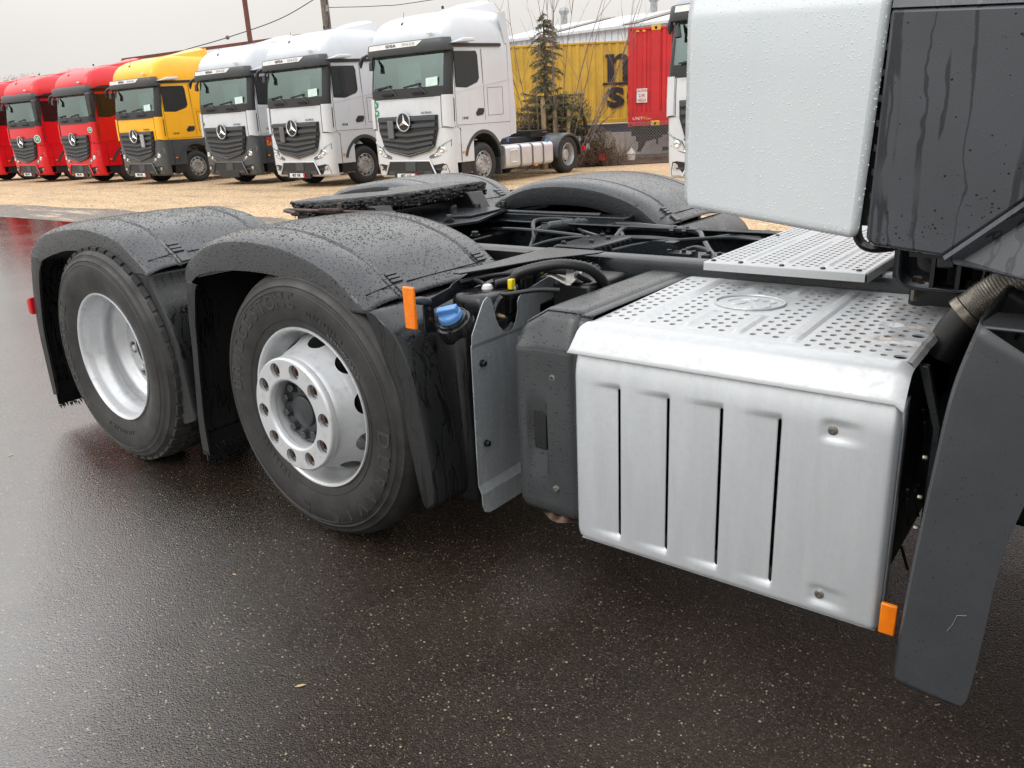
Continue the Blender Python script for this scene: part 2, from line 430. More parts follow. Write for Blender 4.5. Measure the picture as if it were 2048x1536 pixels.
def setup_materials2():
    M = MAT
    def paint(name, col, rough=.22, var=.06, coat=.22):
        t = NT(name); n = t.rng(t.noise(1.3, 3), .35, .65)
        c = t.mix(n, col, tuple(x*(1-var) for x in col))
        d = t.rng(t.noise(5, 5, .6, stretch=(1, 1, .3)), .55, .75, 0, .18)
        c = t.mix(d, c, tuple(.6*x+.02 for x in col))
        return t.fin(c, rough, 0, None, Coat_Weight=coat, Coat_Roughness=.08)
    M['p_white'] = paint('cab_paint_white', (.58, .605, .635))
    M['p_red'] = paint('cab_paint_red', (.66, .003, .010), .32, .06, .15)
    M['p_yellow'] = paint('cab_paint_yellow', (.90, .44, .004), .32, .06, .15)
    M['p_grey'] = paint('cab_plastic_grey', (.060, .066, .072), .35)
    M['trim'] = plain('black_trim', (.016, .017, .018), .4)
    M['grillegrey'] = plain('grille_grey', (.050, .055, .060), .38, 0, .1)
    M['chrome'] = plain('chrome', (.75, .76, .78), .12, 1., .05)
    M['plate'] = plain('number_plate_white', (.72, .72, .70), .4)
    M['ink'] = plain('printed_black', (.02, .02, .022), .5)
    M['inkgrey'] = plain('printed_grey', (.40, .40, .39), .4, .3)
    M['inkred'] = plain('printed_red', (.55, .03, .03), .5)
    M['green'] = plain('sticker_green', (.02, .28, .13), .5)
    M['paper'] = plain('paper_sheet', (.62, .78, .74), .7)
    M['orange'] = plain('orange_marker', (.85, .25, .02), .3)
    M['seat'] = plain('cab_interior', (.34, .37, .36), .8, 0, .3, 3)
    M['curtain'] = plain('light_curtain', (.50, .60, .56), .8, 0, .15, 5)
    M['tyrefar'] = plain('tyre_rubber_far', (.022, .022, .022), .7, 0, .3, 5)
    M['rimfar'] = plain('wheel_silver_far', (.50, .50, .50), .35, .5, .2, 6)
    M['aluf'] = plain('fuel_tank_aluminium', (.66, .665, .67), .38, .5, .1, 4)
    M['strap'] = plain('tank_strap', (.12, .12, .13), .45)
    def glass(name, tint, fac):
        t = NT(name); n, l = t.n, t.l
        tr = t.new('ShaderNodeBsdfTransparent'); tr.inputs[0].default_value = (*tint, 1)
        gl = t.new('ShaderNodeBsdfGlossy'); gl.inputs['Roughness'].default_value = .03; gl.inputs[0].default_value = (.80, 1, .95, 1)
        fr = t.new('ShaderNodeFresnel'); fr.inputs[0].default_value = 1.7
        f2 = t.rng(fr.outputs[0], 0, 1, fac, 1)
        mx = t.new('ShaderNodeMixShader'); l.new(f2, mx.inputs[0]); l.new(tr.outputs[0], mx.inputs[1]); l.new(gl.outputs[0], mx.inputs[2])
        l.new(mx.outputs[0], n['Material Output'].inputs[0]); return t.m
    M['screen'] = glass('windscreen_glass', (.70, .92, .84), .14)
    M['lampbed'] = plain('headlamp_bed', (.30, .31, .32), .18, .6, .3, 12)
    M['sideglass'] = glass('side_window_glass', (.16, .19, .19), .05)
    M['lamp'] = glass('lamp_glass', (.9, .9, .88), .12)
    M['glassdark'] = plain('dark_glass', (.01, .012, .013), .05)
    # asphalt
    t = NT('wet_asphalt')
    v = t.vor(205); v2 = t.vor(380); n1 = t.noise(90, 6, .68); n2 = t.noise(.55, 5, .55)
    sepx = t.new('ShaderNodeSeparateXYZ'); t.l.new(t.coord(), sepx.inputs[0])
    # film of standing water: the low side of the yard, away from the truck
    far = t.rng(t.math('ADD', sepx.outputs['X'], t.math('MULTIPLY', n2, 3.0)), -5.5, -.5, 1, 0, True)
    film = t.math('MULTIPLY', far, t.rng(n2, .30, .62, .8, 1))
    sp = t.new('ShaderNodeSeparateColor'); t.l.new(v.outputs['Color'], sp.inputs[0])
    c = t.mix(t.rng(t.noise(1.8, 6, .65), .35, .65), (.011, .0082, .0060), (.024, .0175, .0125))
    dv = t.new('ShaderNodeVectorMath', operation='DISTANCE'); t.l.new(t.coord(), dv.inputs[0]); dv.inputs[1].default_value = (.90, .16, 0)
    pud = t.rng(t.math('ADD', dv.outputs['Value'], t.math('MULTIPLY', t.noise(5, 3), .25)), .18, .40, 1, 0, True)      # small wet patch beside the step cover
    patch = t.rng(t.noise(1.1, 5, .6), .50, .60, 0, 1, True)
    c = t.mix(t.rng(sp.outputs[0], .45, 1, 0, .8), c, (.050, .036, .025))
    c = t.mix(t.rng(sp.outputs[1], .991, .996, 0, .9), c, (.32, .26, .17))
    sp2 = t.new('ShaderNodeSeparateColor'); t.l.new(v2.outputs['Color'], sp2.inputs[0])
    c = t.mix(t.rng(sp2.outputs[1], .974, .992, 0, .7), c, (.28, .23, .165))
    film2 = t.rng(film, 0, 1, 0, 1)
    near = t.rng(t.math('ADD', t.math('ADD', sepx.outputs['X'], t.math('MULTIPLY', sepx.outputs['Y'], .9)), t.math('MULTIPLY', t.noise(1.3, 4), .7)), -1.3, .85, 1, 0, True)   # damp to standing water; brighter sky sheen put into the IOR
    r = t.math('ADD', t.rng(near, 0, 1, .12, .085), t.math('ADD', t.math('MULTIPLY', film2, -.06), t.math('MULTIPLY', patch, -.025)))
    h = t.math('ADD', t.math('MULTIPLY', v.outputs['Distance'], -.9), t.math('MULTIPLY', n1, .9))
    st = t.math('MULTIPLY', t.rng(near, 0, 1, .85, .34), t.rng(film2, 0, 1, 1, .10))
    b = t.new('ShaderNodeBump'); b.inputs['Distance'].default_value = .0042; t.l.new(st, b.inputs['Strength']); t.l.new(h, b.inputs['Height'])
    wv = t.noise(3.5, 2, .5, stretch=(1, 2.2, 1)); b2 = t.bump(wv, .02, .01, b.outputs[0])
    M['asphalt'] = t.fin(c, r, 0, b2, IOR=t.math('ADD', t.rng(near, 0, 1, 1.26, 2.8), t.math('ADD', t.math('MULTIPLY', patch, .06), t.math('MULTIPLY', pud, .45))))
    # gravel
    t = NT('tan_gravel')
    v = t.vor(26); sp = t.new('ShaderNodeSeparateColor'); t.l.new(v.outputs['Color'], sp.inputs[0])
    c = t.mix(sp.outputs[0], (.58, .39, .21), (.42, .28, .155)); c = t.mix(t.rng(sp.outputs[1], .8, .95, 0, .8), c, (.68, .55, .38)); c = t.mix(t.rng(sp.outputs[2], .9, .96, 0, .8), c, (.16, .11, .07))
    c = t.mix(t.rng(t.noise(.8, 6, .65, stretch=(.5, 1.6, 1)), .48, .64, 0, .6), c, (.27, .19, .115))
    c = t.mix(t.rng(t.noise(.35, 5, .6, stretch=(.4, 2.2, 1)), .55, .66, 0, .5), c, (.34, .25, .16))
    M['gravel'] = t.fin(c, .8, 0, t.bump(v.outputs['Distance'], .9, .02))
    t = NT('dark_grit')
    v = t.vor(45); sp = t.new('ShaderNodeSeparateColor'); t.l.new(v.outputs['Color'], sp.inputs[0])
    n = t.noise(1.2, 6, .7, stretch=(.35, 1.6, 1))
    c = t.mix(sp.outputs[0], (.16, .13, .11), (.09, .08, .07)); c = t.mix(t.rng(n, .52, .6, 0, .85), c, (.46, .34, .21))
    M['grit'] = t.fin(c, t.rng(sp.outputs[1], 0, 1, .3, .8), 0, t.bump(v.outputs['Distance'], .8, .012))
    for i, c in enumerate(((.50, .37, .23), (.34, .24, .15), (.60, .48, .33))): M['stone%d' % i] = plain('gravel_stone_%s' % ('tan', 'brown', 'pale')[i], c, .7, 0, .35, 12)
    M['yard'] = plain('pale_wet_yard', (.50, .49, .49), .35, 0, .3, 1.5)
    M['cont_yellow'] = plain('container_ochre_paint', (.58, .37, .045), .55, 0, .22, 1.2)
    M['cont_red'] = plain('container_red_paint', (.56, .018, .022), .45, 0, .15, 1.5)
    M['cast_yellow'] = plain('casting_yellow', (.72, .42, .02), .5)
    M['cladding'] = plain('white_cladding', (.62, .64, .67), .5, 0, .08, .4)
    M['roofw'] = plain('pale_roof_sheet', (.56, .57, .57), .45, 0, .15, .6)
    M['roofstrip'] = plain('weathered_roof_strip', (.24, .21, .19), .7, 0, .3, 2)
    M['vent'] = plain('roof_vent_metal', (.40, .41, .41), .5, .3, .3, 6)
    M['rustpole'] = plain('rust_brown_paint', (.16, .055, .035), .7, 0, .3, 4)
    M['polewood'] = plain('grey_wood_pole', (.20, .17, .14), .85, 0, .4, 8)
    M['wire'] = plain('overhead_wire', (.05, .05, .06), .6)
    M['concrete'] = plain('pale_concrete', (.42, .40, .38), .8, 0, .2, 3)
    M['earth'] = plain('dark_earth', (.10, .065, .042), .95, 0, .5, 6, bump=.6, bs=25)
    M['bark'] = plain('bark', (.13, .095, .07), .9, 0, .4, 20)
    M['stumpwood'] = plain('pale_torn_wood', (.42, .29, .17), .8, 0, .4, 18)
    M['twig'] = plain('bare_twig', (.20, .15, .125), .85, 0, .3, 20)
    M['twigdark'] = plain('brown_brush', (.14, .085, .055), .9, 0, .4, 12)
    M['needle'] = plain('spruce_needles', (.15, .155, .072), .6, 0, .55, 9)
    M['needle2'] = plain('brownish_needles', (.21, .155, .088), .7, 0, .5, 9)
    M['blossom'] = plain('tree_buds', (.34, .27, .19), .8, 0, .4, 3)
    M['leaf'] = plain('fallen_leaf', (.50, .36, .20), .6)
    M['fencewire'] = plain('galvanised_wire', (.22, .21, .20), .5, .5)
    M['navy'] = plain('navy_trailer', (.02, .03, .08), .5)
# ================================================================ foreground truck
def build_truck():
    M = MAT
    TR = empty('semi_truck', (0, 1.25, 0), label='wet three-axle semi truck filling the foreground, dark grey mudguards and silver perforated side cover', category='truck')
    OFF = Vector((0, -1.25, 0))
    def P(name, mat, mb, **k): return part(name, mat, mb, TR, OFF, **k)
    ZC = .514
    # ---------------------------------------------------------- tyres
    def tyre_mb(cx, y0, width, lug=False):
        mb = MB(); W = width
        pr = [(.292, .012), (.300, .002), (.318, -.004), (.345, -.016), (.375, -.025), (.405, -.028), (.430, -.025), (.450, -.018), (.455, -.020), (.459, -.016), (.474, -.006), (.480, -.006),
              (.484, .001), (.492, .010), (.500, .020), (.506, .034)]
        if lug:
            pr += [(.508, .045)]
        else:
            for g in (.28, .5, .72): pr += [(.512, .05 if g == .28 else 0)] if g == .28 else []
            ys = []
            for g in (.26, .42, .58, .74):
                ys += [(.513, W*g-.006), (.500, W*g-.004), (.500, W*g+.004), (.513, W*g+.006)]
            pr += ys
        pr += [(.513, W-.05), (.506, W-.034), (.492, W-.012), (.474, W+.006), (.43, W+.022), (.37, W+.02), (.318, W), (.292, W-.015)]
        mb.lathe(pr, (cx, y0, ZC), 'y', 96)
        if lug:                                             # shoulder blocks of the drive tyre
            n = 46
            for k in range(n):
                for side, (ya, yb) in enumerate(((.012, .085), (.095, .16), (W-.085, W-.012))):
                    a0 = 2*pi*(k+.5*(side == 1))/n; a1 = a0+2*pi/n*.70
                    vs = []
                    for r in (.495, .519):
                        for (a, yy) in ((a0, ya), (a1, ya), (a1+.03, yb), (a0+.03, yb)):
                            rr = r-.010 if (r > .5 and (yy < .02 or yy > W-.02)) else r
                            vs.append((cx+rr*cos(a), y0+yy, ZC+rr*sin(a)))
                    mb.add(vs, [(4, 5, 6, 7), (0, 1, 5, 4), (1, 2, 6, 5), (2, 3, 7, 6), (3, 0, 4, 7)])
        return mb
    def circ_text(mb, txt, cx, yfn, r, a_start, a_end, size, sx=1.0, depth=.0030):
        """letters on the sidewall facing -Y, tops outward, clockwise"""
        n = len(txt)
        for i, ch in enumerate(txt):
            if ch == ' ': continue
            a = radians(a_start+(a_end-a_start)*(i/(n-1) if n > 1 else 0))
            out = Vector((cos(a), 0, sin(a))); tan = Vector((sin(a), 0, -cos(a)))
            # follow the bulge of the sidewall
            y1, y2 = yfn(r-size*.35), yfn(r+size*.35)
            up = Vector((out.x*size*.7, y2-y1, out.z*size*.7)).normalized()
            place_text(mb, ch, (cx+out.x*r, (y1+y2)/2, ZC+out.z*r), tan, up, sx=sx, size=size, depth=depth, bold=.0008)
    def side_y(y0):
        T = [(.300, .002), (.318, -.004), (.345, -.016), (.375, -.025), (.405, -.028), (.430, -.025), (.450, -.018), (.474, -.006)]
        def f(r):
            for (a, b), (c, d) in zip(T, T[1:]):
                if r <= c: return y0+b+(d-b)*max(0, (r-a))/(c-a)
            return y0-.006
        return f
    # ---------------------------------------------------------- wheel with raised nut ring (middle axle)
    def wheel_front(cx, flip=False, texts=True):
        """single wheel: hub > tyre, rim, nut ring, nuts"""
        hub = MB()
        y = -.080
        hub.lathe([(.0001, y+.040), (.050, y+.040), (.057, y+.044), (.060, y+.054), (.121, y+.055), (.1235, y+.062), (.1235, y+.09), (.128, y+.16), (.16, y+.17), (.16, y+.22)], (cx, 0, ZC), 'y', 40)
        o = P('wheel', M['hub'], hub)
        for k in range(10):
            a = radians(12+36*k); c = Vector((cx+.094*cos(a), y+.055, ZC+.094*sin(a)))
            part('hub_bolt', M['hub'], (lambda c=c: MB().hexb(c, (0, -1, 0), .0170, .020, washer=1.2)), o, smooth=True)
        part('tyre', M['tyre'], tyre_mb(cx, .0, .315), o)
        rim = MB()
        rim.lathe([(.290, .030), (.296, .012), (.303, .004), (.305, -.002), (.302, -.007), (.296, -.006), (.291, .002), (.287, .014), (.284, .040), (.279, .060), (.268, .075), (.262, .095), (.262, .30)], (cx, 0, ZC), 'y', 96)
        # dished disc with ten hand holes: param a (angle), s along the profile
        prof = [(.262, .105), (.259, .082), (.252, .060), (.241, .038), (.228, .012), (.219, -.012), (.213, -.034), (.209, -.052), (.205, -.056)]
        seg = [0]
        for (a, b), (c, d) in zip(prof, prof[1:]): seg.append(seg[-1]+hypot(c-a, d-b))
        S = seg[-1]
        def dp(s):
            for i in range(len(prof)-1):
                if s <= seg[i+1]+1e-9:
                    t = (s-seg[i])/(seg[i+1]-seg[i]); a, b = prof[i], prof[i+1]
                    return a[0]+(b[0]-a[0])*t, a[1]+(b[1]-a[1])*t
            return prof[-1]
        def fn(a, s):
            r, yy = dp(s); return (cx+r*cos(a), yy, ZC+r*sin(a))
        s0, s1 = S*.10, S*.57
        for k in range(10):
            a0 = radians(36*k-18+12); da = radians(36)
            # band with the hole, built from a ring of points (24) for a smooth oval
            hw_ = radians(9.6); cu = a0+da/2
            rim.cell(fn, cu-hw_*1.12, cu+hw_*1.12, s0, s1, (cu, (s0+s1)/2, hw_, (s1-s0)*.46), 7)
            for ua, ub in ((a0, cu-hw_*1.12), (cu+hw_*1.12, a0+da)): rim.grid(3, 8, lambda u, v, ua=ua, ub=ub: fn(ua+(ub-ua)*u, s0+(s1-s0)*v))
            for (sa, sb, ns) in ((0, s0, 2), (s1, S, 6)):
                rim.grid(7, ns+1, lambda u, v, a0=a0, sa=sa, sb=sb: fn(a0+da*u, sa+(sb-sa)*v))
        rim.lathe([(.205, -.056), (.200, -.060), (.125, -.060), (.125, .02)], (cx, 0, ZC), 'y', 60)
        part('rim', M['rim'], rim, o, angle=50)
        # nut cover ring
        ring = MB(); yo = -.082
        def rf(a, r): return (cx+r*cos(a), yo+(.004 if r < .128 or r > .208 else 0), ZC+r*sin(a))
        for k in range(10):
            a0 = radians(36*k-18+4); da = radians(36); N = 24; cu, cv = a0+da/2, .170
            o_, i_ = [], []
            for q in range(N):
                th = 2*pi*q/N; du, dv = cos(th)*radians(9), sin(th)*.028
                m = max(abs(du)/(da/2), abs(dv)/.034)
                o_.append((cu+du/m, cv+dv/m)); i_.append((cu+du, cv+dv))
            ring.add([rf(*p) for p in o_+i_]+[(p[0], p[1]+.014, p[2]) for p in [rf(*p) for p in i_]],
                     [(q, (q+1) % N, N+(q+1) % N, N+q) for q in range(N)]+[(N+q, N+(q+1) % N, 2*N+(q+1) % N, 2*N+q) for q in range(N)])
            for (cu_, cv_) in ((a0, .136), (a0+da, .136), (a0+da, .204), (a0, .204)):
                near = sorted(o_, key=lambda p: abs(p[0]-cu_)/da+abs(p[1]-cv_)/.068)[:2]
                ring.add([rf(cu_, cv_), rf(*near[0]), rf(*near[1])], [(0, 1, 2)])
        ring.lathe([(.204, yo), (.209, yo+.002), (.212, yo+.008), (.2125, yo+.024), (.209, yo+.026), (.209, yo+.03)], (cx, 0, ZC), 'y', 80)
        ring.lathe([(.136, yo), (.130, yo+.002), (.126, yo+.009), (.124, yo+.05)], (cx, 0, ZC), 'y', 80)
        part('nut_cover_ring', M['rim'], ring, o, angle=50)
        for k in range(10):
            a = radians(36*k+4); c = Vector((cx+.169*cos(a), -.056, ZC+.169*sin(a)))
            def nb(c=c):
                mb = MB(); mb.hexb(c, (0, -1, 0), .0165, .014, washer=1.35); mb.tube([c+Vector((0, -.014, 0)), c+Vector((0, -.024, 0))], .009, 10); return mb
            part('wheel_nut', M['rustbolt'], nb, o)
        if texts:
            mb = MB(); sy = side_y(0)
            circ_text(mb, 'BRIDGESTONE', cx, sy, .402, 175, 90, .076, 1.0)
            circ_text(mb, 'DURAVIS', cx, sy, .402, -4, -76, .076, 1.15)
            circ_text(mb, 'R', cx, sy, .405, -100, -100, .06, 1.2)
            circ_text(mb, '315/70R22.5', cx, sy, .375, 78, 50, .022, 1.1)
            circ_text(mb, 'TUBELESS', cx, sy, .345, -120, -150, .022, 1.1)
            circ_text(mb, 'REGROOVABLE', cx, sy, .345, 60, 30, .02, 1.1)
            mb.lathe([(.4355, -.0255), (.4365, -.0270), (.4375, -.0250)], (cx, 0, ZC), 'y', 90)
            mb.lathe([(.3325, -.0105), (.3335, -.0135), (.3345, -.0110)], (cx, 0, ZC), 'y', 90)
            part('tyre_lettering', M['tyretext'], mb, o)
        return o
    def wheel_rear(cx, y0=-.03, texts=True):
        """twin wheel with deep outer dish"""
        hub = MB(); hub.lathe([(.0001, y0+.17), (.10, y0+.17), (.115, y0+.185), (.12, y0+.22), (.155, y0+.23), (.155, y0+.3)], (cx, 0, ZC), 'y', 40)
        o = P('wheel', M['black'], hub)
        part('tyre', M['tyre'], tyre_mb(cx, y0, .285, True), o)
        part('tyre', M['tyre'], tyre_mb(cx, y0+.335, .285, True), o)
        rim = MB()
        rim.lathe([(.290, .030), (.296, .012), (.303, .004), (.305, -.002), (.302, -.007), (.297, -.006), (.292, .002), (.288, .014), (.286, .034), (.281, .050), (.268, .068), (.262, .085),
                   (.259, .105), (.262, .118), (.272, .128), (.274, .15), (.262, .172), (.250, .180), (.248, .190), (.236, .198)], (cx, y0, ZC), 'y', 96)
        for k in range(10):
            a0 = radians(36*k-18+8); da = radians(36); N = 20; cu, cv = a0+da/2, .203; o_, i_ = [], []
            f2 = lambda a, r: (cx+r*cos(a), y0+.198+.012*(.236-r)/.07, ZC+r*sin(a))
            for q in range(N):
                th = 2*pi*q/N; du, dv = cos(th)*radians(8.5), sin(th)*.024; m = max(abs(du)/(da/2), abs(dv)/.033)
                o_.append((cu+du/m, cv+dv/m)); i_.append((cu+du, cv+dv))
            rim.add([f2(*p) for p in o_+i_]+[(p[0], p[1]+.012, p[2]) for p in [f2(*p) for p in i_]],
                    [(q, (q+1) % N, N+(q+1) % N, N+q) for q in range(N)]+[(N+q, N+(q+1) % N, 2*N+(q+1) % N, 2*N+q) for q in range(N)])
            for (cu_, cv_) in ((a0, .170), (a0+da, .170), (a0+da, .236), (a0, .236)):
                near = sorted(o_, key=lambda p: abs(p[0]-cu_)/da+abs(p[1]-cv_)/.066)[:2]
                rim.add([f2(cu_, cv_), f2(*near[0]), f2(*near[1])], [(0, 1, 2)])
        rim.lathe([(.170, .209), (.165, .206), (.12, .206)], (cx, y0, ZC), 'y', 60)
        rim.lathe([(.30, .5), (.262, .49), (.262, .23)], (cx, y0, ZC), 'y', 60)
        part('rim', M['rim'], rim, o, angle=50)
        for k in range(10):
            a = radians(36*k+8); c = Vector((cx+.1675*cos(a), y0+.206, ZC+.1675*sin(a)))
            part('wheel_nut', M['rim'], (lambda c=c: MB().hexb(c, (0, -1, 0), .0165, .025, washer=1.3)), o)
        if texts:
            mb = MB(); sy = side_y(y0)
            circ_text(mb, 'BRIDGESTONE', cx, sy, .402, 224, 148, .072, 1.0)
            circ_text(mb, 'M729', cx, sy, .405, 45, 20, .05, 1.2) if False else None
            circ_text(mb, '315/70R22.5', cx, sy, .36, 285, 250, .024, 1.1)
            mb.lathe([(.4355, -.0255), (.4365, -.0270), (.4375, -.0250)], (cx, y0, ZC), 'y', 90)
            part('tyre_lettering', M['tyretext'], mb, o)
        return o
    w2 = wheel_front(0.0); w3 = wheel_rear(-1.395)
    w1 = wheel_front(2.80, texts=False)
    def mirror(o, dx=0, texts=False):
        """the same wheel on the far side of the axle"""
        c = o.copy(); COL.objects.link(c); cx = {w2: 0., w3: -1.395, w1: 2.8}[o]
        c.rotation_euler = (0, 0, pi); c.location = (2*cx, 1.25, 0)
        for ch in o.children:
            if ch.name.startswith('tyre_lettering') and not texts: continue
            d = ch.copy(); COL.objects.link(d); d.parent = c
        return c
    for w in (w2, w3, w1): mirror(w)
    axle = MB()
    for x in (0, -1.395, 2.8):
        axle.tube([(x, .25, ZC), (x, 2.25, ZC)], .055, 12)
        axle.ball((x, 1.25, ZC), .17 if x < -1 else .09, 14)
    P('axle', M['black'], axle)
    # ---------------------------------------------------------- mudguards
    def sweep(T, L, cross, side, n=40, inner=True):
        """T band-top curve, L lower edge curve in XZ; cross = [(y, outward offset)]; side +1 near, -1 far"""
        mb = MB(); T2 = smooth_path(T, n); L2 = smooth_path(L, n); rows = []
        for i in range(n):
            a, b = T2[max(i-1, 0)], T2[min(i+1, n-1)]; d = (b-a).normalized(); nx, nz = -d.y, d.x
            t = T2[i]; l = L2[i]; row = []
            Y = lambda y: y if side > 0 else 2.5-y
            row.append((l.x, Y(.012), l.y)); row.append((l.x, Y(.0), l.y))
            row.append((l.x+(t.x-l.x)*.9, Y(-.003), l.y+(t.y-l.y)*.9)); row.append((t.x, Y(.0), t.y))
            for y, k in cross: row.append((t.x+nx*k, Y(y), t.y+nz*k))
            if inner:
                yl = cross[-1][0]; row.append((t.x, Y(yl+.012), t.y)); row.append((l.x+(t.x-l.x)*.15, Y(yl+.015), l.y+(t.y-l.y)*.15))
            rows.append(row)
        m = len(rows[0])
        vs = [p for r in rows for p in r]; fs = [(i*m+j, i*m+j+1, (i+1)*m+j+1, (i+1)*m+j) for i in range(n-1) for j in range(m-1)]
        if (side > 0) == (T[0][0] < T[-1][0]): fs = [f[::-1] for f in fs]
        mb.add(vs, fs); return mb
    CROSS = [(.012, .010), (.030, .019), (.055, .027), (.085, .0315), (.118, .034), (.128, .033), (.134, .026), (.146, .026), (.152, .033), (.18, .036), (.30, .040), (.45, .040),
             (.575, .036), (.585, .034), (.591, .027), (.603, .027), (.609, .034), (.66, .032), (.70, .026), (.722, .014)]
    GCROSS = [(.008, .004), (.03, .006), (.10, .008), (.3, .008), (.60, .006), (.72, .002)]
    A2T = [(-.690, .935), (-.67, .985), (-.572, 1.047), (-.442, 1.088), (-.28, 1.104), (-.105, 1.097), (.053, 1.069), (.198, 1.019), (.286, .960), (.361, .907)]
    A2L = [(-.672, .905), (-.642, .932), (-.581, .960), (-.439, .987), (-.247, .998), (-.072, .992), (.050, .968), (.150, .942), (.229, .911), (.235, .900)]
    A3T = [(-2.125, .905), (-2.085, .965), (-1.956, 1.032), (-1.835, 1.062), (-1.715, 1.079), (-1.56, 1.093), (-1.415, 1.092), (-1.205, 1.059), (-1.065, .985), (-.975, .925)]
    A3L = [(-2.02, .905), (-1.981, .925), (-1.90, .948), (-1.824, .965), (-1.70, .988), (-1.556, .996), (-1.45, .994), (-1.35, .978), (-1.259, .932), (-1.17, .915)]
    G2F = ([(.375, .915), (.410, .900), (.479, .837), (.534, .712), (.565, .565), (.590, .374), (.593, .277)], [(.30, .912), (.355, .902), (.42, .759), (.477, .580), (.505, .435), (.533, .283), (.560, .262)])
    G2R = ([(-.801, .150), (-.796, .288), (-.768, .453), (-.737, .633), (-.722, .763), (-.697, .900), (-.690, .930)], [(-.752, .155), (-.750, .300), (-.726, .480), (-.700, .633), (-.676, .765), (-.640, .885), (-.62, .915)])
    G3F = ([(-.985, .935), (-.965, .870), (-.905, .76), (-.862, .64), (-.84, .525), (-.826, .37), (-.815, .305)], [(-1.12, .925), (-1.087, .863), (-1.035, .725), (-.988, .572), (-.971, .409), (-.965, .30), (-.90, .268)])
    G3R = ([(-2.241, .175), (-2.238, .40), (-2.228, .564), (-2.19, .73), (-2.15, .84), (-2.125, .90), (-2.09, .945)], [(-2.20, .18), (-2.19, .30), (-2.17, .54), (-2.11, .735), (-2.06, .85), (-2.01, .905), (-1.99, .93)])
    def lines(mb, T, ys, k0, k1, n0, n1, side):
        pass
    def shf(L, dx, dz): return [(a+dx, b+dz) for a, b in L]
    for side in (1, -1):
        for (AT, AL, G_F, G_R, rr) in ((A2T, A2L, G2F, G2R, 0), (A3T, A3L, G3F, G3R, 1)):
            if side < 0:
                dx, dz = (.15, .034) if not rr else (.12, .030)
                AT, AL = shf(AT, dx, dz), shf(AL, dx, dz); G_F = [shf(q, dx, dz) for q in G_F]; G_R = [shf(q, dx, dz) for q in G_R]
            guard = P('mudguard', M['fender'], sweep(AT, AL, CROSS, side), solid=.004, angle=28)
            # front and rear skirts, and the brush flap
            fr = sweep(G_F[0], G_F[1], GCROSS, side, 24)
            part('mudguard_skirt', M['guard'], fr, guard, solid=.004, angle=30)
            re_ = sweep(G_R[0], G_R[1], GCROSS, side, 24)
            part('mudguard_skirt', M['guard'], re_, guard, solid=.004, angle=30)
            # brush lip under the rear skirt
            Y = (lambda y: y) if side > 0 else (lambda y: 2.5-y)
            x0 = G_R[0][0][0]; fl = MB()
            fl.box(x0+.004, x0+.012, min(Y(.01), Y(.72)), max(Y(.01), Y(.72)), .115, .24)
            rnd = random.Random(3)
            for r_ in range(5):
                for q in range(60):
                    y = .01+.71*q/60+rnd.uniform(-.004, .004); z = .10+.018*r_+rnd.uniform(-.006, .006)
                    fl.add([(x0+.014, Y(y), z+.012), (x0+.028+rnd.random()*.014, Y(y+.005), z-.010), (x0+.014, Y(y+.012), z+.010)], [(0, 1, 2)])
            part('brush_flap', M['black'], fl, guard)
            # ribbed pads near the front end of the crown and the joint line
            n = 40; T2 = smooth_path(AT, n)
            for yy in (.150, .60):
                pad = MB()
                for i0, i1, w in ((33.8, 34.3, .050), (34.6, 35.1, .050), (35.4, 35.9, .050), (36.6, 38.6, .042)):
                    def pt(i, y, k):
                        i = min(i, n-1.001); j = int(i); t = T2[j].lerp(T2[j+1], i-j); d = (T2[j+1]-T2[j]).normalized(); return (t.x-d.y*k, Y(y), t.y+d.x*k)
                    q = [pt(i0, yy, .034), pt(i1, yy, .034), pt(i1, yy+w, .035), pt(i0, yy+w, .035)]
                    q2 = [pt(i0, yy, .0425), pt(i1, yy, .0425), pt(i1, yy+w, .0435), pt(i0, yy+w, .0435)]
                    pad.add(q+q2, [(4, 5, 6, 7), (0, 1, 5, 4), (1, 2, 6, 5), (2, 3, 7, 6), (3, 0, 4, 7)])
                part('ribbed_pad', M['fender'], pad, guard, smooth=False)
            seam = MB()
            for ya, yb in ((.03, .14), (.21, .59), (.665, .72)):
                a = pt(36.3, ya, .040 if ya > .1 else .022); b = pt(36.3, yb, .0415 if yb < .7 else .026); seam.bar(a, b, .003, .0035)
            part('guard_seam', M['blackhole'], seam, guard)
    # ---------------------------------------------------------- chassis
    for s, y0 in ((1, .845), (-1, 1.655)):
        rail = MB(); yi = y0+.075*s; t = .009*s
        poly = [(y0, .960), (y0+.006*s, .976), (y0+.020*s, .984), (yi, .984), (yi, .975), (y0+t, .973), (y0+t, .735), (yi, .735), (yi, .725), (y0, .725)]
        rail.prism(poly, 'x', -1.75, 3.6)
        r = P('chassis_rail', M['chassis'], rail, bevel=.004)
        inner_y = y0+t*1.2
        for x in [i*.062-.8 for i in range(30)]:
            if s < 0:
                if x < .02: part('frame_bolt', M['chassis'], (lambda x=x: MB().hexb((x, inner_y, .925), (0, -1, 0), .014, .014, washer=1.4)), r)
                part('bolt_hole', M['blackhole'], (lambda x=x: MB().tube([(x, y0-.006, .865+.018*(int(x*100) % 2)), (x, y0-.010, .865+.018*(int(x*100) % 2))], .009, 12)), r)
            elif int(x*31) % 3 == 0:
                part('bolt_hole', M['blackhole'], (lambda x=x: MB().tube([(x, y0-.001, .90), (x, y0+.001, .90)], .008, 10)), r)
    for s in (1, -1):
        P('dark_well_sheet', M['black'], MB().box(-2.12, .42, min(1.25-s*.47, 1.25-s*.42), max(1.25-s*.47, 1.25-s*.42), .40, .985))  # added black sheets; the dark of the wheel wells is put in as colour
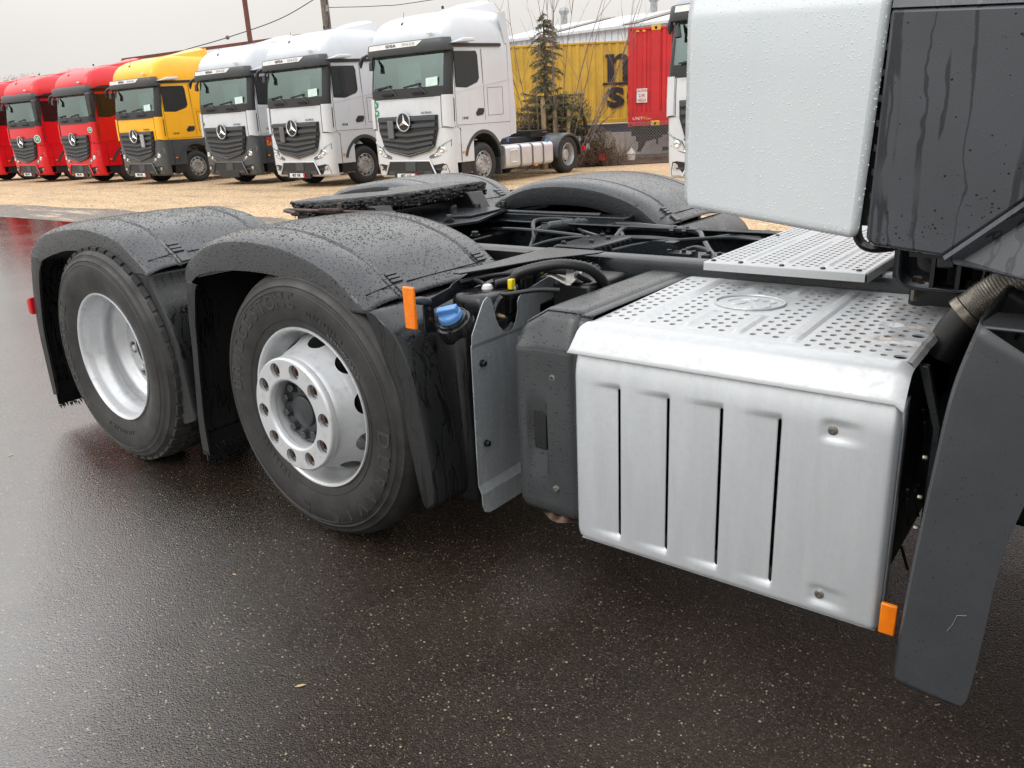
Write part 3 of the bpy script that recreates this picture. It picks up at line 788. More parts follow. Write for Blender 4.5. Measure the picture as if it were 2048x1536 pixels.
    for x0_, x1_ in ((-.85, .42), (-2.0, -1.05)): P('dark_well_sheet', M['black'], MB().box(x0_, x1_, 2.34, 2.37, .40, 1.06))  # more added black sheets, darkening the far arches
    # long plate on the far rail, cross members
    pl = MB(); pl.box(-.75, .35, 1.664, 1.85, .96, 1.008); pl.tube([(-.7, 1.70, 1.012), (.20, 1.70, 1.012)], .012, 8)
    P('rail_plate', M['chassis'], pl, bevel=.003)
    for x in (-1.9, -1.0, -.35, 1.15, 2.2):
        c = MB(); c.box(x-.06, x+.06, .90, 1.60, .78, .93); P('cross_member', M['black'], c, bevel=.01)
    tray = MB(); tray.box(-.5, 1.2, .93, 1.57, .70, .72); tray.box(1.2, 2.8, .95, 1.55, .50, .9)
    P('gearbox', M['blackhole'], tray, bevel=.02)
    def P(name, mat, mb, **k): return part(name, mat, mb, TR, OFF+Vector((0, 0, .020)), **k)
    # valve block with outlets between the rails
    vb = MB(); vb.prism([(.40, .90), (.40, .955), (.42, .965), (.60, .965), (.60, .90)], 'y', .99, 1.30)
    v = P('valve_block', M['chassis'], vb, bevel=.006)
    for q in range(4):
        part('valve_port', M['black'], (lambda q=q: MB().hexb((.425+q*.042, .99, .928), (0, -1, 0), .016, .012, n=8, washer=1.1)), v)
    for (x, y) in ((.43, 1.03), (.52, 1.10), (.54, 1.2), (.47, 1.27)):
        part('block_screw', M['chassis'], (lambda x=x, y=y: MB().hexb((x, y, .965), (0, 0, 1), .010, .010, washer=1.2)), v)
    fins = MB()
    for q in range(7): fins.box(.599, .606, 1.02+q*.04, 1.04+q*.04, .905, .955)
    part('cooling_fins', M['chassis'], fins, v)
    br = MB(); br.prism([(.60, .88), (.60, .93), (.80, .985), (.86, .985), (.86, .88)], 'y', 1.10, 1.106); br.box(.86, .90, 1.08, 1.13, .88, .985)
    br.tube([(.80, 1.09, .93), (.84, 1.05, .93)], .006, 6)
    P('valve_bracket', M['chassis'], br)
    # dryer cylinder
    fl = MB(); ax = [(.0, 1.56, .950), (.015, 1.575, .951), (.10, 1.665, .953), (.115, 1.68, .954)]
    a, b = Vector((.0, 1.53, .945)), Vector((.155, 1.70, .958)); d = (b-a).normalized()
    f = P('air_filter', M['pipe'], MB().tube([a, a+d*.01, a+d*.015, a+d*.07, a+d*.072, a+d*.078, a+d*.08, a+d*.15, a+d*.152, a+d*.158, a+d*.16, b], [.022, .030, .030, .030, .034, .034, .030, .030, .033, .033, .028, .024], 18))
    part('pipe_fitting', M['pipe'], MB().hexb(a, -d, .022, .03), f); part('pipe_fitting', M['pipe'], MB().hexb(b, d, .020, .035), f)
    part('pipe_elbow', M['pipe'], MB().tube([a-d*.03, a-d*.05+Vector((0, 0, -.005)), a-d*.06+Vector((0, 0, -.03)), a-d*.06+Vector((0, 0, -.11))], .016, 10), f)
    def pipe(pts, r, n=40): return P('air_pipe', M['pipe'], MB().tube(smooth_path(pts, n), r, 9))
    pipe([b+d*.03, (.26, 1.70, .953), (.36, 1.60, .945), (.44, 1.50, .925)], .011)
    pipe([(.29, 1.56, .90), (.25, 1.66, .94), (.28, 1.80*.93, .955), (.40, 1.66, .958), (.60, 1.63, .955), (1.2, 1.62, .94)], .013)
    p = pipe([(.40, 1.50, .92), (.40, 1.58, .950), (.46, 1.61, .953), (.62, 1.60, .953), (.76, 1.59, .950), (.83, 1.50, .93), (.93, 1.38, .89), (1.02, 1.34, .885)], .014)
    for x in (.63, .69): part('pipe_fitting', M['pipe'], MB().hexb((x, 1.60, .953), (1, 0, 0), .023, .022), p)
    pipe([(.42, 1.40, .935), (.60, 1.45, .935), (.80, 1.46, .93), (.95, 1.60, .94), (1.3, 1.62, .93)], .012)
    pipe([(-.05, 1.40, .80), (-.03, 1.45, .90), (-.10, 1.56, .965), (-.02, 1.62, .975), (.10, 1.62, .97)], .013)
    pipe([(-.30, 1.05, .86), (.0, 1.1, .87), (.3, 1.05, .88), (.8, 1.2, .87), (1.3, 1.25, .88)], .010)
    pipe([(.92, 1.15, .95), (.98, 1.12, .965), (1.05, 1.08, .955), (1.09, 1.02, .93)], .008)
    pipe([(-.60, 1.45, .90), (-.3, 1.50, .93), (.0, 1.48, .935), (.3, 1.42, .93), (.41, 1.36, .93)], .010)
    pipe([(.15, 1.02, .88), (.22, 1.10, .93), (.30, 1.22, .95), (.42, 1.34, .945)], .009)
    pipe([(.60, 1.12, .93), (.70, 1.20, .95), (.85, 1.36, .955), (1.0, 1.48, .95), (1.3, 1.50, .93)], .009)
    pipe([(.20, 1.50, .95), (.30, 1.40, .955), (.44, 1.30, .955)], .008)
    for x_, y_ in ((.10, 1.62), (.30, 1.62), (.86, 1.62), (1.05, 1.62)):
        c_ = MB(); c_.box(x_-.012, x_+.012, y_-.02, y_+.035, .925, .965); P('pipe_clamp', M['chassis'], c_, bevel=.003)
    cl = MB(); cl.box(-.02, .07, 1.575, 1.585, .90, .95); cl.hexb((.02, 1.575, .925), (0, -1, 0), .014, .014, washer=1.4); P('pipe_clamp', M['chassis'], cl)
    bx = MB(); bx.box(.88, 1.14, 1.02, 1.20, .90, .935); bx.box(.90, .99, 1.03, 1.10, .935, .955); bx.box(1.02, 1.10, 1.06, 1.14, .935, .948)
    for q in range(5): bx.hexb((.90+.05*q, 1.04+.02*(q % 2), .955), (0, 0, 1), .009, .012)
    P('solenoid_valve', M['pipe'], bx, bevel=.004)
    m_ = MB(); m_.tube(smooth_path([(-.32, .98, .935), (-.25, 1.02, .96), (-.12, 1.03, .955), (-.05, 1.0, .93)], 14), .02, 8); m_.hexb((-.06, 1.05, .97), (0, 0, 1), .016, .02, washer=1.4)
    P('suspension_mount', M['chassis'], m_)
    def P(name, mat, mb, **k): return part(name, mat, mb, TR, OFF, **k)
    # ---------------------------------------------------------- fifth wheel
    mp = MB(); mp.prism([(-1.2, 1.05), (-1.2, 1.9), (-.62, 1.9), (-.44, 1.84), (-.20, 1.24), (-.28, .93), (-.9, .80)], 'z', 1.014, 1.030)
    plate = P('mounting_plate', M['chassis'], mp, bevel=.003)
    for (x, y) in ((-.42, 1.72), (-.50, 1.60), (-.58, 1.50), (-.30, 1.15), (-.36, 1.0)):
        part('mounting_bolt', M['black'], (lambda x=x, y=y: MB().hexb((x, y, 1.034), (0, 0, 1), .017, .030, washer=1.5)), plate)
    strip = MB(); strip.prism([(-.70, 1.62), (-.62, 1.72), (-.34, 1.60), (-.30, 1.30), (-.40, 1.26)], 'z', 1.032, 1.042); part('pad_strip', M['chassis'], strip, plate, bevel=.002)
    ped = MB()
    ped.prism([(-1.05, 1.02), (-.50, 1.02), (-.56, 1.12), (-1.0, 1.12)], 'y', .93, 1.03); ped.prism([(-1.05, 1.02), (-.50, 1.02), (-.56, 1.12), (-1.0, 1.12)], 'y', 1.60, 1.72)
    ped.tube([(-.8, .95, 1.09), (-.8, 1.7, 1.09)], .035, 12)
    P('pivot_bracket', M['black'], ped, bevel=.006)
    # the plate: horseshoe with a throat to the rear, tilted, ragged with grease
    out = [(-1.075, .855), (-.95, .80), (-.80, .815), (-.66, .89), (-.575, 1.02), (-.545, 1.20), (-.56, 1.40), (-.60, 1.60), (-.585, 1.76), (-.66, 1.86), (-.80, 1.90), (-1.0, 1.88), (-1.12, 1.80),
           (-1.16, 1.60), (-1.02, 1.46), (-.93, 1.40), (-.93, 1.30), (-1.05, 1.24), (-1.19, 1.12)]
    outs = []
    for (a, b) in zip(out, out[1:]+out[:1]):
        for q in range(8): outs.append((a[0]+(b[0]-a[0])*q/8, a[1]+(b[1]-a[1])*q/8))
    def ztop(x, y): return 1.152+(x+.85)*.045
    fw = MB(); N = len(outs); cxy = (-.78, 1.35)
    jag = [noise.noise(Vector((a*22, b*22, 1))) for a, b in outs]
    rings = []
    for k, (ins, dz, jg) in enumerate(((.10, 0, 0), (.012, -.001, 0), (.0, -.006, .3), (-.004, -.028, .9), (-.002, -.050, 1), (.006, -.064, 1.3), (.05, -.068, 0))):
        row = []
        for i, (x, y) in enumerate(outs):
            L = hypot(x-cxy[0], y-cxy[1]); sx, sy = (x-cxy[0])/L, (y-cxy[1])/L
            e = -ins+jg*.007*jag[(i*3+k*7) % N]
            row.append((x+sx*e, y+sy*e, ztop(x, y)+dz-abs(jag[(i+k*5) % N])*.012*(jg > 1)))
        rings.append(row)
    vs = [p for r in rings for p in r]
    fw.add(vs, [(k*N+i, k*N+(i+1) % N, (k+1)*N+(i+1) % N, (k+1)*N+i) for k in range(1, len(rings)-1) for i in range(N)])
    under = tuple((len(rings)-1)*N+i for i in range(N)); fw.f.append(under)
    plate5 = P('fifth_wheel', M['grease'], fw, angle=60)
    top = MB(); top.add([(x, y, z+.0005) for x, y, z in rings[1]], [tuple(range(N))[::-1]])
    part('top_plate', M['greasetop'], top, plate5, smooth=False)
    rag = MB(); rnd = random.Random(5)
    for i in range(0, N, 1):
        x, y = outs[i]
        if x > -.9 or y < 1.0:
            L = hypot(x-cxy[0], y-cxy[1]); sx, sy = (x-cxy[0])/L, (y-cxy[1])/L
            for q in range(3):
                z = ztop(x, y)-rnd.uniform(.008, .068); e = rnd.uniform(.000, .006); w = rnd.uniform(.004, .014)
                rag.ball((x+sx*e, y+sy*e, z), w, 7, .7, 4)
            if rnd.random() < .25: rag.tube([(x+sx*.004, y+sy*.004, ztop(x, y)-.04), (x+sx*.006, y+sy*.006, ztop(x, y)-.06-rnd.random()*.03)], [.004, .0012], 5)
    part('grease_lumps', M['grease'], rag, plate5, kind='stuff', angle=80)
    rod = MB(); rod.tube(smooth_path([(-.62, .52, 1.135), (-.80, .60, 1.13), (-.86, .66, 1.125), (-.84, .70, 1.12), (-.76, .74, 1.115), (-.60, .86, 1.10), (-.45, .95, 1.09)], 30), .0085, 8)
    rd = P('release_handle', M['rustrod'], rod)
    part('handle_spring', M['rustrod'], MB().tube([Vector((-.74, .75, 1.114)).lerp(Vector((-.66, .81, 1.106)), k/90) + Vector((0, .013*cos(k*.9), .013*sin(k*.9))) for k in range(90)], .003, 5), rd)
    part('handle_bolt', M['rustrod'], MB().hexb((-.66, .80, 1.112), (0, 0, 1), .010, .035, washer=1.5), rd)
    # ---------------------------------------------------------- perforated catwalk
    cw = MB(); z0 = 1.016; x0, x1, y0, y1 = 1.196, 1.685, .695, 1.80
    ridges = [1.309, 1.4365, 1.560]
    def hz(x, y):
        z = z0
        for r in ridges:
            d = abs(x-r-.003)
            if d < .014 and .735 < y < 1.75: z += .007*(.5+.5*cos(pi*min(1, d/.012)))*min(1, (y-.735)/.02)
        return z
    fcw = lambda x, y: (x, y, hz(x, y))
    xs = [x0]
    strips = [(x0+.006, ridges[0]-.018), (ridges[0]+.022, ridges[1]-.018), (ridges[1]+.022, ridges[2]-.018), (ridges[2]+.022, x1-.006)]
    cuts = []
    ys_all = (y0, y1)
    last = x0
    for (a, b) in strips:
        # plain band between strips (holds the ridge)
        if a > last:
            nn = max(2, int((a-last)/.004)+1)
            for i in range(nn-1):
                ua, ub = last+(a-last)*i/(nn-1), last+(a-last)*(i+1)/(nn-1)
                for (ya, yb) in ((y0, .735), (.735, .755), (.755, 1.2), (1.2, 1.75), (1.75, y1)): cw.cell(fcw, ua, ub, ya, yb)
        nc = round((b-a)/.0225); w = (b-a)/nc; pitch = .036
        for c in range(nc):
            ua, ub = a+w*c, a+w*(c+1); ys = y0+.024+(pitch/2 if c % 2 else 0)
            cw.cell(fcw, ua, ub, y0, ys)
            y = ys
            while y+pitch < y1-.01:
                cw.cell(fcw, ua, ub, y, y+pitch, ((ua+ub)/2, y+pitch/2, .0074, .0100), 2, .004); y += pitch
            cw.cell(fcw, ua, ub, y, y1)
        last = b
    cw.cell(fcw, last, x1, y0, y1)
    # folded edges
    cw.grid(2, 4, lambda u, v: (x0+(x1-x0)*u, y0-[0, .003, .004, .004][round(v*3)], z0-[0, .002, .008, .026][round(v*3)]))
    cw.grid(2, 3, lambda u, v: (x1+[0, .004, .006][round(v*2)], y0+(y1-y0)*u, z0-[0, .004, .03][round(v*2)]))
    cat = P('catwalk_plate', M['alutop'], cw)
    for x, y in ((1.216, .722), (1.308, .718), (1.438, .716), (1.560, .716), (1.66, .722), (1.216, 1.3)):
        part('catwalk_screw', M['chassis'], (lambda x=x, y=y: MB().ball((x, y, z0+.002), .0085, 12, .5)), cat)
    P('catwalk_support', M['blackhole'], MB().box(1.2, 1.69, .93, 1.57, .93, .96))
    # ---------------------------------------------------------- side cover: step plate on top
    tp = MB(); Z = .940; XL, XR = 1.086, 1.930
    PR = [(.120, .842), (.1135, .842), (.1105, .845), (.1105, .849), (.114, .857), (.1285, .880), (.143, .903), (.150, .9125), (.158, .919), (.168, .9230), (.185, .9254)]
    ridg = [(1.212, .205, .815), (1.352, .215, .43), (1.352, .665, .80), (1.492, .215, .43), (1.492, .665, .80), (1.638, .21, .79)]
    LC = (1.4115, .540)
    def ht(x, y):
        z = .925+.015*(y-.17)/.66
        for r, ya, yb in ridg:
            if ya < y < yb:
                d = (x-r)
                if -.017 < d < .020: z += .0095*(max(0, cos(pi*.5*(d/(.020 if d > 0 else .017)))))**.8*min(1, (y-ya)/.03, (yb-y)/.03)
        q = hypot((x-LC[0])/.108, (y-LC[1])/.092)
        if q < 1: z += .0012
        for (dx, dy) in ((1.828, .335), (1.815, .47), (1.83, .70)):      # dimples for the feet
            e = hypot((x-dx)/.026, (y-dy)/.018)
            if e < 1: z -= .006*(1-e*e)
        for yb in (.325, .475, .715):
            if x > 1.80 and abs(y-yb-(x-1.8)*.1) < .028: z += .0035*(.5+.5*cos(pi*(y-yb-(x-1.8)*.1)/.028))*min(1, (x-1.80)/.05)
        if x > XR-.018: z -= .014*((x-(XR-.018))/.018)**2
        if x < XL+.008: z -= .004*((XL+.008-x)/.008)**2
        if y > .81: z -= .010*((y-.81)/.03)**2
        return z
    def xr(y): return XR if y < .62 else XR-.10*max(0, (y-.62))/.22
    ft = lambda x, y: (min(x, 9), y, ht(x, y))
    # front slope
    nx_ = 46
    tp.grid(nx_, len(PR), lambda u, v: (lambda p, x: (x, p[0]-.0, p[1]-(.014*((x-(XR-.018))/.018)**2 if x > XR-.018 else 0)))(PR[round(v*(len(PR)-1))], (1.052+(XL-1.052)*max(0, v-.25)/.75)+(XR-(1.052+(XL-1.052)*max(0, v-.25)/.75))*u))
    yA, yB = .185, .84
    def col(xa, xb, rows, pitch=.044, r=(.0090, .0094), n=3):
        y = yA
        for yc in rows:
            if yc-pitch/2 > y+1e-6: fill(xa, xb, y, yc-pitch/2)
            tp.cell(ft, xa, xb, yc-pitch/2, yc+pitch/2, ((xa+xb)/2, yc, r[0], r[1]), n, .0045); y = yc+pitch/2
        fill(xa, xb, y, yB)
    def fill(xa, xb, ya, yb, st=.016):
        m = max(1, int((yb-ya)/st)); k = max(1, int((xb-xa)/.009))
        for j in range(m):
            for i in range(k): tp.cell(ft, xa+(xb-xa)*i/k, xa+(xb-xa)*(i+1)/k, ya+(yb-ya)*j/m, ya+(yb-ya)*(j+1)/m)
    rowsA = [.246+.043*k for k in range(13)]; rowsB = [.2675+.043*k for k in range(12)]
    def near_logo(x, y): return hypot((x-LC[0])/.125, (y-LC[1])/.112) < 1
    colx = [(1.106, 'B'), (1.135, 'A' if False else 'B2'), (1.165, 'A')]
    cols = []
    for base in (1.111, 1.252, 1.393, 1.536):
        cols += [(base, 0), (base+.0295, 1), (base+.059, 0)]
    cols += [(1.685+.0288*k, 2 if k % 2 == 0 else 3) for k in range(7)]
    X = XL
    for (xc, ph) in cols:
        xa, xb = xc-.0144, xc+.0144
        if xa > X+1e-6: fill(X, xa, yA, yB)
        if ph == 0: rows = rowsA
        elif ph == 1: rows = rowsB
        elif ph == 2: rows = [.212+.043*k for k in range(14)]
        else: rows = [.2335+.043*k for k in range(13)]
        rows = [y for y in rows if not near_logo(xc, y)]
        if xc > 1.78: rows = [y for y in rows if not any(abs(y-yb) < .03 for yb in (.33, .475, .715))]
        col(max(xa, X), xb, rows); X = xb
    # outer zone with two larger openings
    def big(xc, yc, r):
        xa, xb = X, XR
        return (xa, xb, yc-.026, yc+.026, (xc, yc, r, r))
    y = yA; XS = 1.912
    for (yc, r_, h_) in ((.212, .0155, .022), (.256, .0075, .018), (.300, .0075, .018), (.395, .0155, .022), (.44, .0075, .018), (.52, .0075, .018), (.56, .0075, .018), (.60, .0075, .018), (.66, .0075, .018), (.78, .0075, .018)):
        fill(X, XS, y, yc-h_); tp.cell(ft, X, XS, yc-h_, yc+h_, (1.893, yc, r_, r_), 5, .0045); y = yc+h_
    fill(X, XS, y, yB); fill(XS, XR, yA, yB, .03)
    tp.grid(24, 3, lambda u, v: (XL+(XR-XL)*u, yB+.004*v, Z-.0102-.02*v))
    tpm = P('step_cover', M['alutop'], tp, angle=40)
    # embossed emblem strokes on the oval
    em = MB()
    def stroke(pts, r=.0030, n=26): em.tube([(LC[0]+x, LC[1]+y, .925+.015*(LC[1]+y-.17)/.66+.0012) for x, y, _ in [tuple(p) for p in smooth_path(pts, n)]], r, 6)
    stroke([(-.012, .035), (-.045, .030), (-.064, .005), (-.055, -.025), (-.030, -.030), (-.014, -.012), (-.012, .008)])
    stroke([(-.030, .062), (.0, .02), (.03, -.02), (.052, -.055)], n=12)
    stroke([(-.018, .05), (.004, .05), (.010, .032), (-.002, .018)], n=12)
    stroke([(.030, .022), (.040, .040), (.060, .040), (.066, .020), (.056, .002), (.066, -.012), (.064, -.032), (.052, -.050)])
    stroke([(-.006, -.028), (.010, -.045), (.026, -.050)], n=10)
    em.tube([(LC[0]+.100*cos(k*pi/24), LC[1]+.084*sin(k*pi/24), .925+.015*(LC[1]+.084*sin(k*pi/24)-.17)/.66+.0035) for k in range(48)], .0042, 6, closed=True)
    part('emblem', M['alutop'], em, tpm)
    # ---------------------------------------------------------- side cover: slotted front sheet
    zb, zt = .243, .852; xl, xr_ = 1.055, 1.926
    slots = [1.211+.149*k for k in range(4)]; hw = .0050; s0_, s1_ = .302, .756
    xs = set(); N = 90
    for i in range(N+1): xs.add(round(xl+(xr_-xl)*i/N, 5))
    xs = {x for x in xs if all(abs(x-s) > .009 for s in slots)}
    for s in slots:
        for d in (-.0085, -hw, -hw*.4, hw*.4, hw, .0085): xs.add(round(s+d, 5))
    for d in (0, .002, .005, .009, .014): xs.add(round(xl+d, 5)); xs.add(round(xr_-d, 5))
    xs = sorted(xs)
    zs = {round(zb+(zt-zb)*i/80, 5) for i in range(81)}; zs = {z for z in zs if abs(z-s0_) > .006 and abs(z-s1_) > .006}
    for z in (s0_, s1_, s0_+.003, s1_-.003, s0_-.004, s1_+.004): zs.add(round(z, 5))
    for d in (0, .002, .005, .009, .014): zs.add(round(zb+d, 5))
    zs = sorted(zs)
    def ss(a, b, x):
        t = max(0, min(1, (x-a)/(b-a))); return t*t*(3-2*t)
    def fy(x, z):
        y = .124+.006*ss(.70, .30, z)*0
        if z > .765: y += .020*((z-.765)/.087)**2
        if z < zb+.026: y += .020*((zb+.026-z)/.026)**2.2
        if x < xl+.020: y += .020*((xl+.020-x)/.020)**2
        cr = hypot(max(0, xl+.05-x), max(0, zb+.05-z))
        if cr > .034: y += .9*(cr-.034)
        if x > xr_-.018: y += .022*((x-(xr_-.018))/.018)**2
        for s in slots:
            a = s-.105
            if a < x < s+hw+.002:
                k = ((x-a)/(s-a))**1.3 if x < s else 1
                if x > s+hw*.5: k *= max(0, 1-(x-s-hw*.5)/.004)
                y += .0085*min(1, k)*ss(s0_-.016, s0_+.004, z)*ss(s1_+.016, s1_-.004, z)
        for zz in (.752, .309):
            if 1.752 < x < 1.87:
                y += .007*ss(1.755, 1.772, x)*(1-ss(1.79, 1.868, x))*ss(zz-.030, zz-.014, z)*(1-ss(zz+.014, zz+.030, z))
        return y
    fs_ = MB(); W = len(xs)
    fs_.v = [(x + (.008*(1-(z-zb)/(zt-zb))*((1.49-x)/.43) if False else 0), fy(x, z), z) for z in zs for x in xs]
    for j in range(len(zs)-1):
        for i in range(W-1):
            xm, zm = (xs[i]+xs[i+1])/2, (zs[j]+zs[j+1])/2
            if any(abs(xm-s) < hw for s in slots) and s0_ < zm < s1_:
                if (zm < s0_+.003 or zm > s1_-.003) and min(abs(xm-s) for s in slots) > hw*.4: pass
                else: continue
            fs_.f.append((j*W+i, j*W+i+1, (j+1)*W+i+1, (j+1)*W+i))
    # returns: right side flange, bottom flange
    fs_.grid(2, 30, lambda u, v: (xr_, .146+.05*u, zb+.012+(zt-zb-.02)*v)); fs_.grid(30, 2, lambda u, v: (xl+.01+(xr_-xl-.02)*u, .150+.05*v, zb))
    sh = P('side_cover', M['alu'], fs_, solid=.002, angle=40)
    for x, z in ((1.782, .752), (1.784, .309)):
        def sc(x=x, z=z):
            mb = MB(); mb.lathe([(.0001, -.003), (.0045, -.003), (.0055, -.006), (.010, -.005), (.012, 0.0), (.016, .001), (.016, .003)], (x, .131, z), 'y', 20); return mb
        part('cover_screw', M['zincbolt'], sc, sh)
    core = MB(); core.box(1.075, 1.90, .19, .80, .30, .90)
    P('muffler_body', M['blackhole'], core, bevel=.02)
    # ---------------------------------------------------------- dark end cap beside the cover
    ec = MB(); pr = [(.148, .300), (.138, .318), (.134, .345), (.131, .60), (.129, .80), (.131, .835), (.137, .855), (.158, .905), (.170, .928), (.188, .940), (.22, .946), (.60, .946), (.82, .944), (.84, .93)]
    prs = smooth_path(pr, 60)
    XA = [(.838, .035), (.842, .018), (.850, .007), (.862, .001), (.875, 0), (.885, 0), (.895, .0), (.905, 0), (.915, 0), (.93, 0), (.945, 0), (.957, 0), (.965, 0), (.975, 0), (.99, 0), (1.005, 0), (1.02, 0), (1.04, .0), (1.049, .003), (1.056, .010), (1.090, .012)]
    V = []
    for i, (x, ins) in enumerate(XA):
        for j, p in enumerate(prs):
            a, b = prs[max(j-1, 0)], prs[min(j+1, 59)]; d = (b-a).normalized(); n_ = Vector((d.y, -d.x))   # inward (+y, -z)
            e = ins
            if .885 < x < .965 and .50 < p.y < .66 and p.x < .2: e += .016*ss(.885, .9, x)*(1-ss(.955, .965, x))*ss(.49, .505, p.y)*(1-ss(.655, .67, p.y))
            for zz in (.752, .385):
                if .935 < x < 1.01 and abs(p.y-zz) < .03 and p.x < .2: e += .005*ss(.935, .95, x)*(1-ss(.995, 1.01, x))*(1-ss(.016, .03, abs(p.y-zz)))
            tz = max(0, (.945-x)/.107)*.062*ss(.80, .93, p.y)
            V.append((x, p.x+abs(n_.x)*e, p.y-abs(n_.y)*e*(1 if p.y > .6 else -1)-tz))
    m = 60; ec.add(V, [(i*m+j, i*m+j+1, (i+1)*m+j+1, (i+1)*m+j) for i in range(len(XA)-1) for j in range(m-1)])
    ec.add([(.838, .84, .85), (.838, .17, .85), (.838, .17, .33), (.838, .84, .33)], [(0, 1, 2, 3)])
    cap = P('end_cap', M['endcap'], ec, solid=.003, angle=40)
    part('recessed_label', M['tank'], MB().prism([(.906, .512), (.952, .512), (.952, .650), (.906, .650)], 'y', .1385, .150), cap, bevel=.003)
    for x, z in ((.985, .752), (.985, .392)):
        def sc2(x=x, z=z): return MB().lathe([(.0001, -.003), (.0045, -.003), (.0055, -.006), (.010, -.005), (.012, 0.0), (.015, .001), (.015, .003)], (x, .1335, z), 'y', 18)
        part('cover_screw', M['zincbolt'], sc2, cap)
    fo = MB(); fo.grid(20, 5, lambda u, v: (.87+.19*u, .15+.01*sin(u*9)+.02*v, .295-.018*sin(u*pi)*(1-v)-.012*u+.01*sin(u*22)*v))
    P('foil_liner', M['strut'] if False else M['rustbolt'], fo)
    # ---------------------------------------------------------- heat shield between tank and end cap
    def hsy(y): return y
    outl = [(.146, .800), (.139, .430), (.140, .245), (.150, .219), (.170, .208), (.20, .205), (.50, .205), (.50, .60), (.52, .86), (.735, .885), (.745, .950), (.742, .975), (.62, .955), (.44, .925), (.405, .912), (.392, .895), (.392, .868),
            (.380, .835), (.362, .813), (.338, .805), (.312, .812), (.288, .835), (.272, .865), (.262, .910), (.252, .935), (.236, .943), (.218, .935), (.205, .920), (.155, .845), (.149, .835)]
    hs = MB()
    def hx(y, z):
        x = .665
        if z > .80: x += .004
        if z < .315: x += .012*min(1, (.315-z)/.03)
        return x
    import mathutils.geometry as G
    # triangulate on horizontal bands so the folds are real
    bands = [(.0, .285), (.285, .315), (.315, .792), (.792, .806), (.806, 1.1)]
    def clip(poly, zlo, zhi):
        for lim, sgn in ((zlo, 1), (zhi, -1)):
            res = []
            for a, b in zip(poly, poly[1:]+poly[:1]):
                ia, ib = (a[1]-lim)*sgn >= 0, (b[1]-lim)*sgn >= 0
                if ia: res.append(a)
                if ia != ib:
                    t = (lim-a[1])/(b[1]-a[1]); res.append((a[0]+(b[0]-a[0])*t, lim))
            poly = res
        return poly
    for lo, hi in bands[:4]:
        q = clip(outl, lo, hi)
        if len(q) > 2: hs.add([(hx(y, z) if True else 0, y, z) for y, z in q], [tuple(range(len(q)))])
    # upper band holds the U cut-out: split left horn and right part
    q = clip(outl, .806, 1.1)
    tri = G.tessellate_polygon([[Vector((a, b, 0)) for a, b in q]])
    hs.add([(hx(y, z), y, z) for y, z in q], [tuple(t) for t in tri])
    shd = P('heat_shield', M['galv'], hs, solid=.003, smooth=False)
    for y, z in ((.190, .735), (.186, .457)):
        part('shield_screw', M['black'], (lambda y=y, z=z: MB().hexb((.668, y, z), (1, 0, 0), .010, .016, n=10, washer=1.2)), shd)
    # ---------------------------------------------------------- AdBlue tank
    tk = MB()
    def rr(x0, x1, y0, y1, r, n=6):
        o = []
        for cx, cy, a in ((x1-r, y1-r, 0), (x0+r, y1-r, 90), (x0+r, y0+r, 180), (x1-r, y0+r, 270)):
            for k in range(n+1):
                t = radians(a+90*k/n); o.append((cx+r*cos(t), cy+r*sin(t)))
        return o
    lev = [(.235, .02, .02), (.242, .006, .015), (.262, 0, .012), (.45, 0, .008), (.70, 0, 0), (.832, 0, 0), (.850, .004, .002), (.860, .014, .008), (.866, .03, .02)]
    base = None; rows = []
    for z, ins, y_in in lev:
        rows.append([(x, y, z) for x, y in rr(.512+ins, .648-ins, .125+ins+y_in, .70-ins, .035)])
    n = len(rows[0]); vs = [p for r in rows for p in r]
    tk.add(vs, [(k*n+i, k*n+(i+1) % n, (k+1)*n+(i+1) % n, (k+1)*n+i) for k in range(len(rows)-1) for i in range(n)]+[tuple(range((len(rows)-1)*n, len(rows)*n))])
    # raised rear half of the tank with the filler shoulder
    rows = []
    for z, ins in ((.86, .0), (.90, 0), (.925, .003), (.938, .012), (.942, .03)):
        rows.append([(x, y, z) for x, y in rr(.50+ins, .652-ins, .235+ins, .52-ins, .03)])
    vs = [p for r in rows for p in r]
    tk.add(vs, [(k*n+i, k*n+(i+1) % n, (k+1)*n+(i+1) % n, (k+1)*n+i) for k in range(4) for i in range(n)]+[tuple(range(4*n, 5*n))])
    tank = P('fluid_tank', M['tank'], tk, bevel=.006, angle=50)
    # filler neck leaning outward
    nc = Vector((.588, .165, .858)); nd = Vector((-.05, -.50, .86)).normalized()
    part('filler_neck', M['tank'], MB().tube([nc-nd*.06+Vector((0, .02, 0)), nc-nd*.01, nc, nc+nd*.016, nc+nd*.018, nc+nd*.028, nc+nd*.030], [.068, .066, .062, .058, .050, .048, .040], 28), tank)
    cap_ = MB(); cb = nc+nd*.028
    cap_.tube([cb, cb+nd*.003, cb+nd*.022, cb+nd*.027], [.036, .041, .039, .033], 26)
    gx = Vector((.92, .30, .22)); gx = (gx-nd*gx.dot(nd)).normalized(); gy = nd.cross(gx)
    cap_.obox(cb+nd*.034, gx, gy, nd, .036, .0125, .012)
    part('blue_cap', M['bluecap'], cap_, tank, bevel=.005)
    part('cap_tether', M['black'], MB().tube([cb+gx*(.05*cos(a))+gy*(.05*sin(a)) for a in [k*.35 for k in range(12)]], .003, 5), tank)
    hv = MB(); hv.tube([(.585, .30, .93), (.585, .30, .955)], .014, 14); hv.tube([(.585, .30, .955), (.585, .30, .962)], [.018, .012], 14)
    part('white_cap', M['whitecap'], MB().tube([(.580, .345, .940), (.580, .345, .944), (.580, .345, .954), (.580, .345, .958)], [.020, .020, .016, .008], 16), tank)
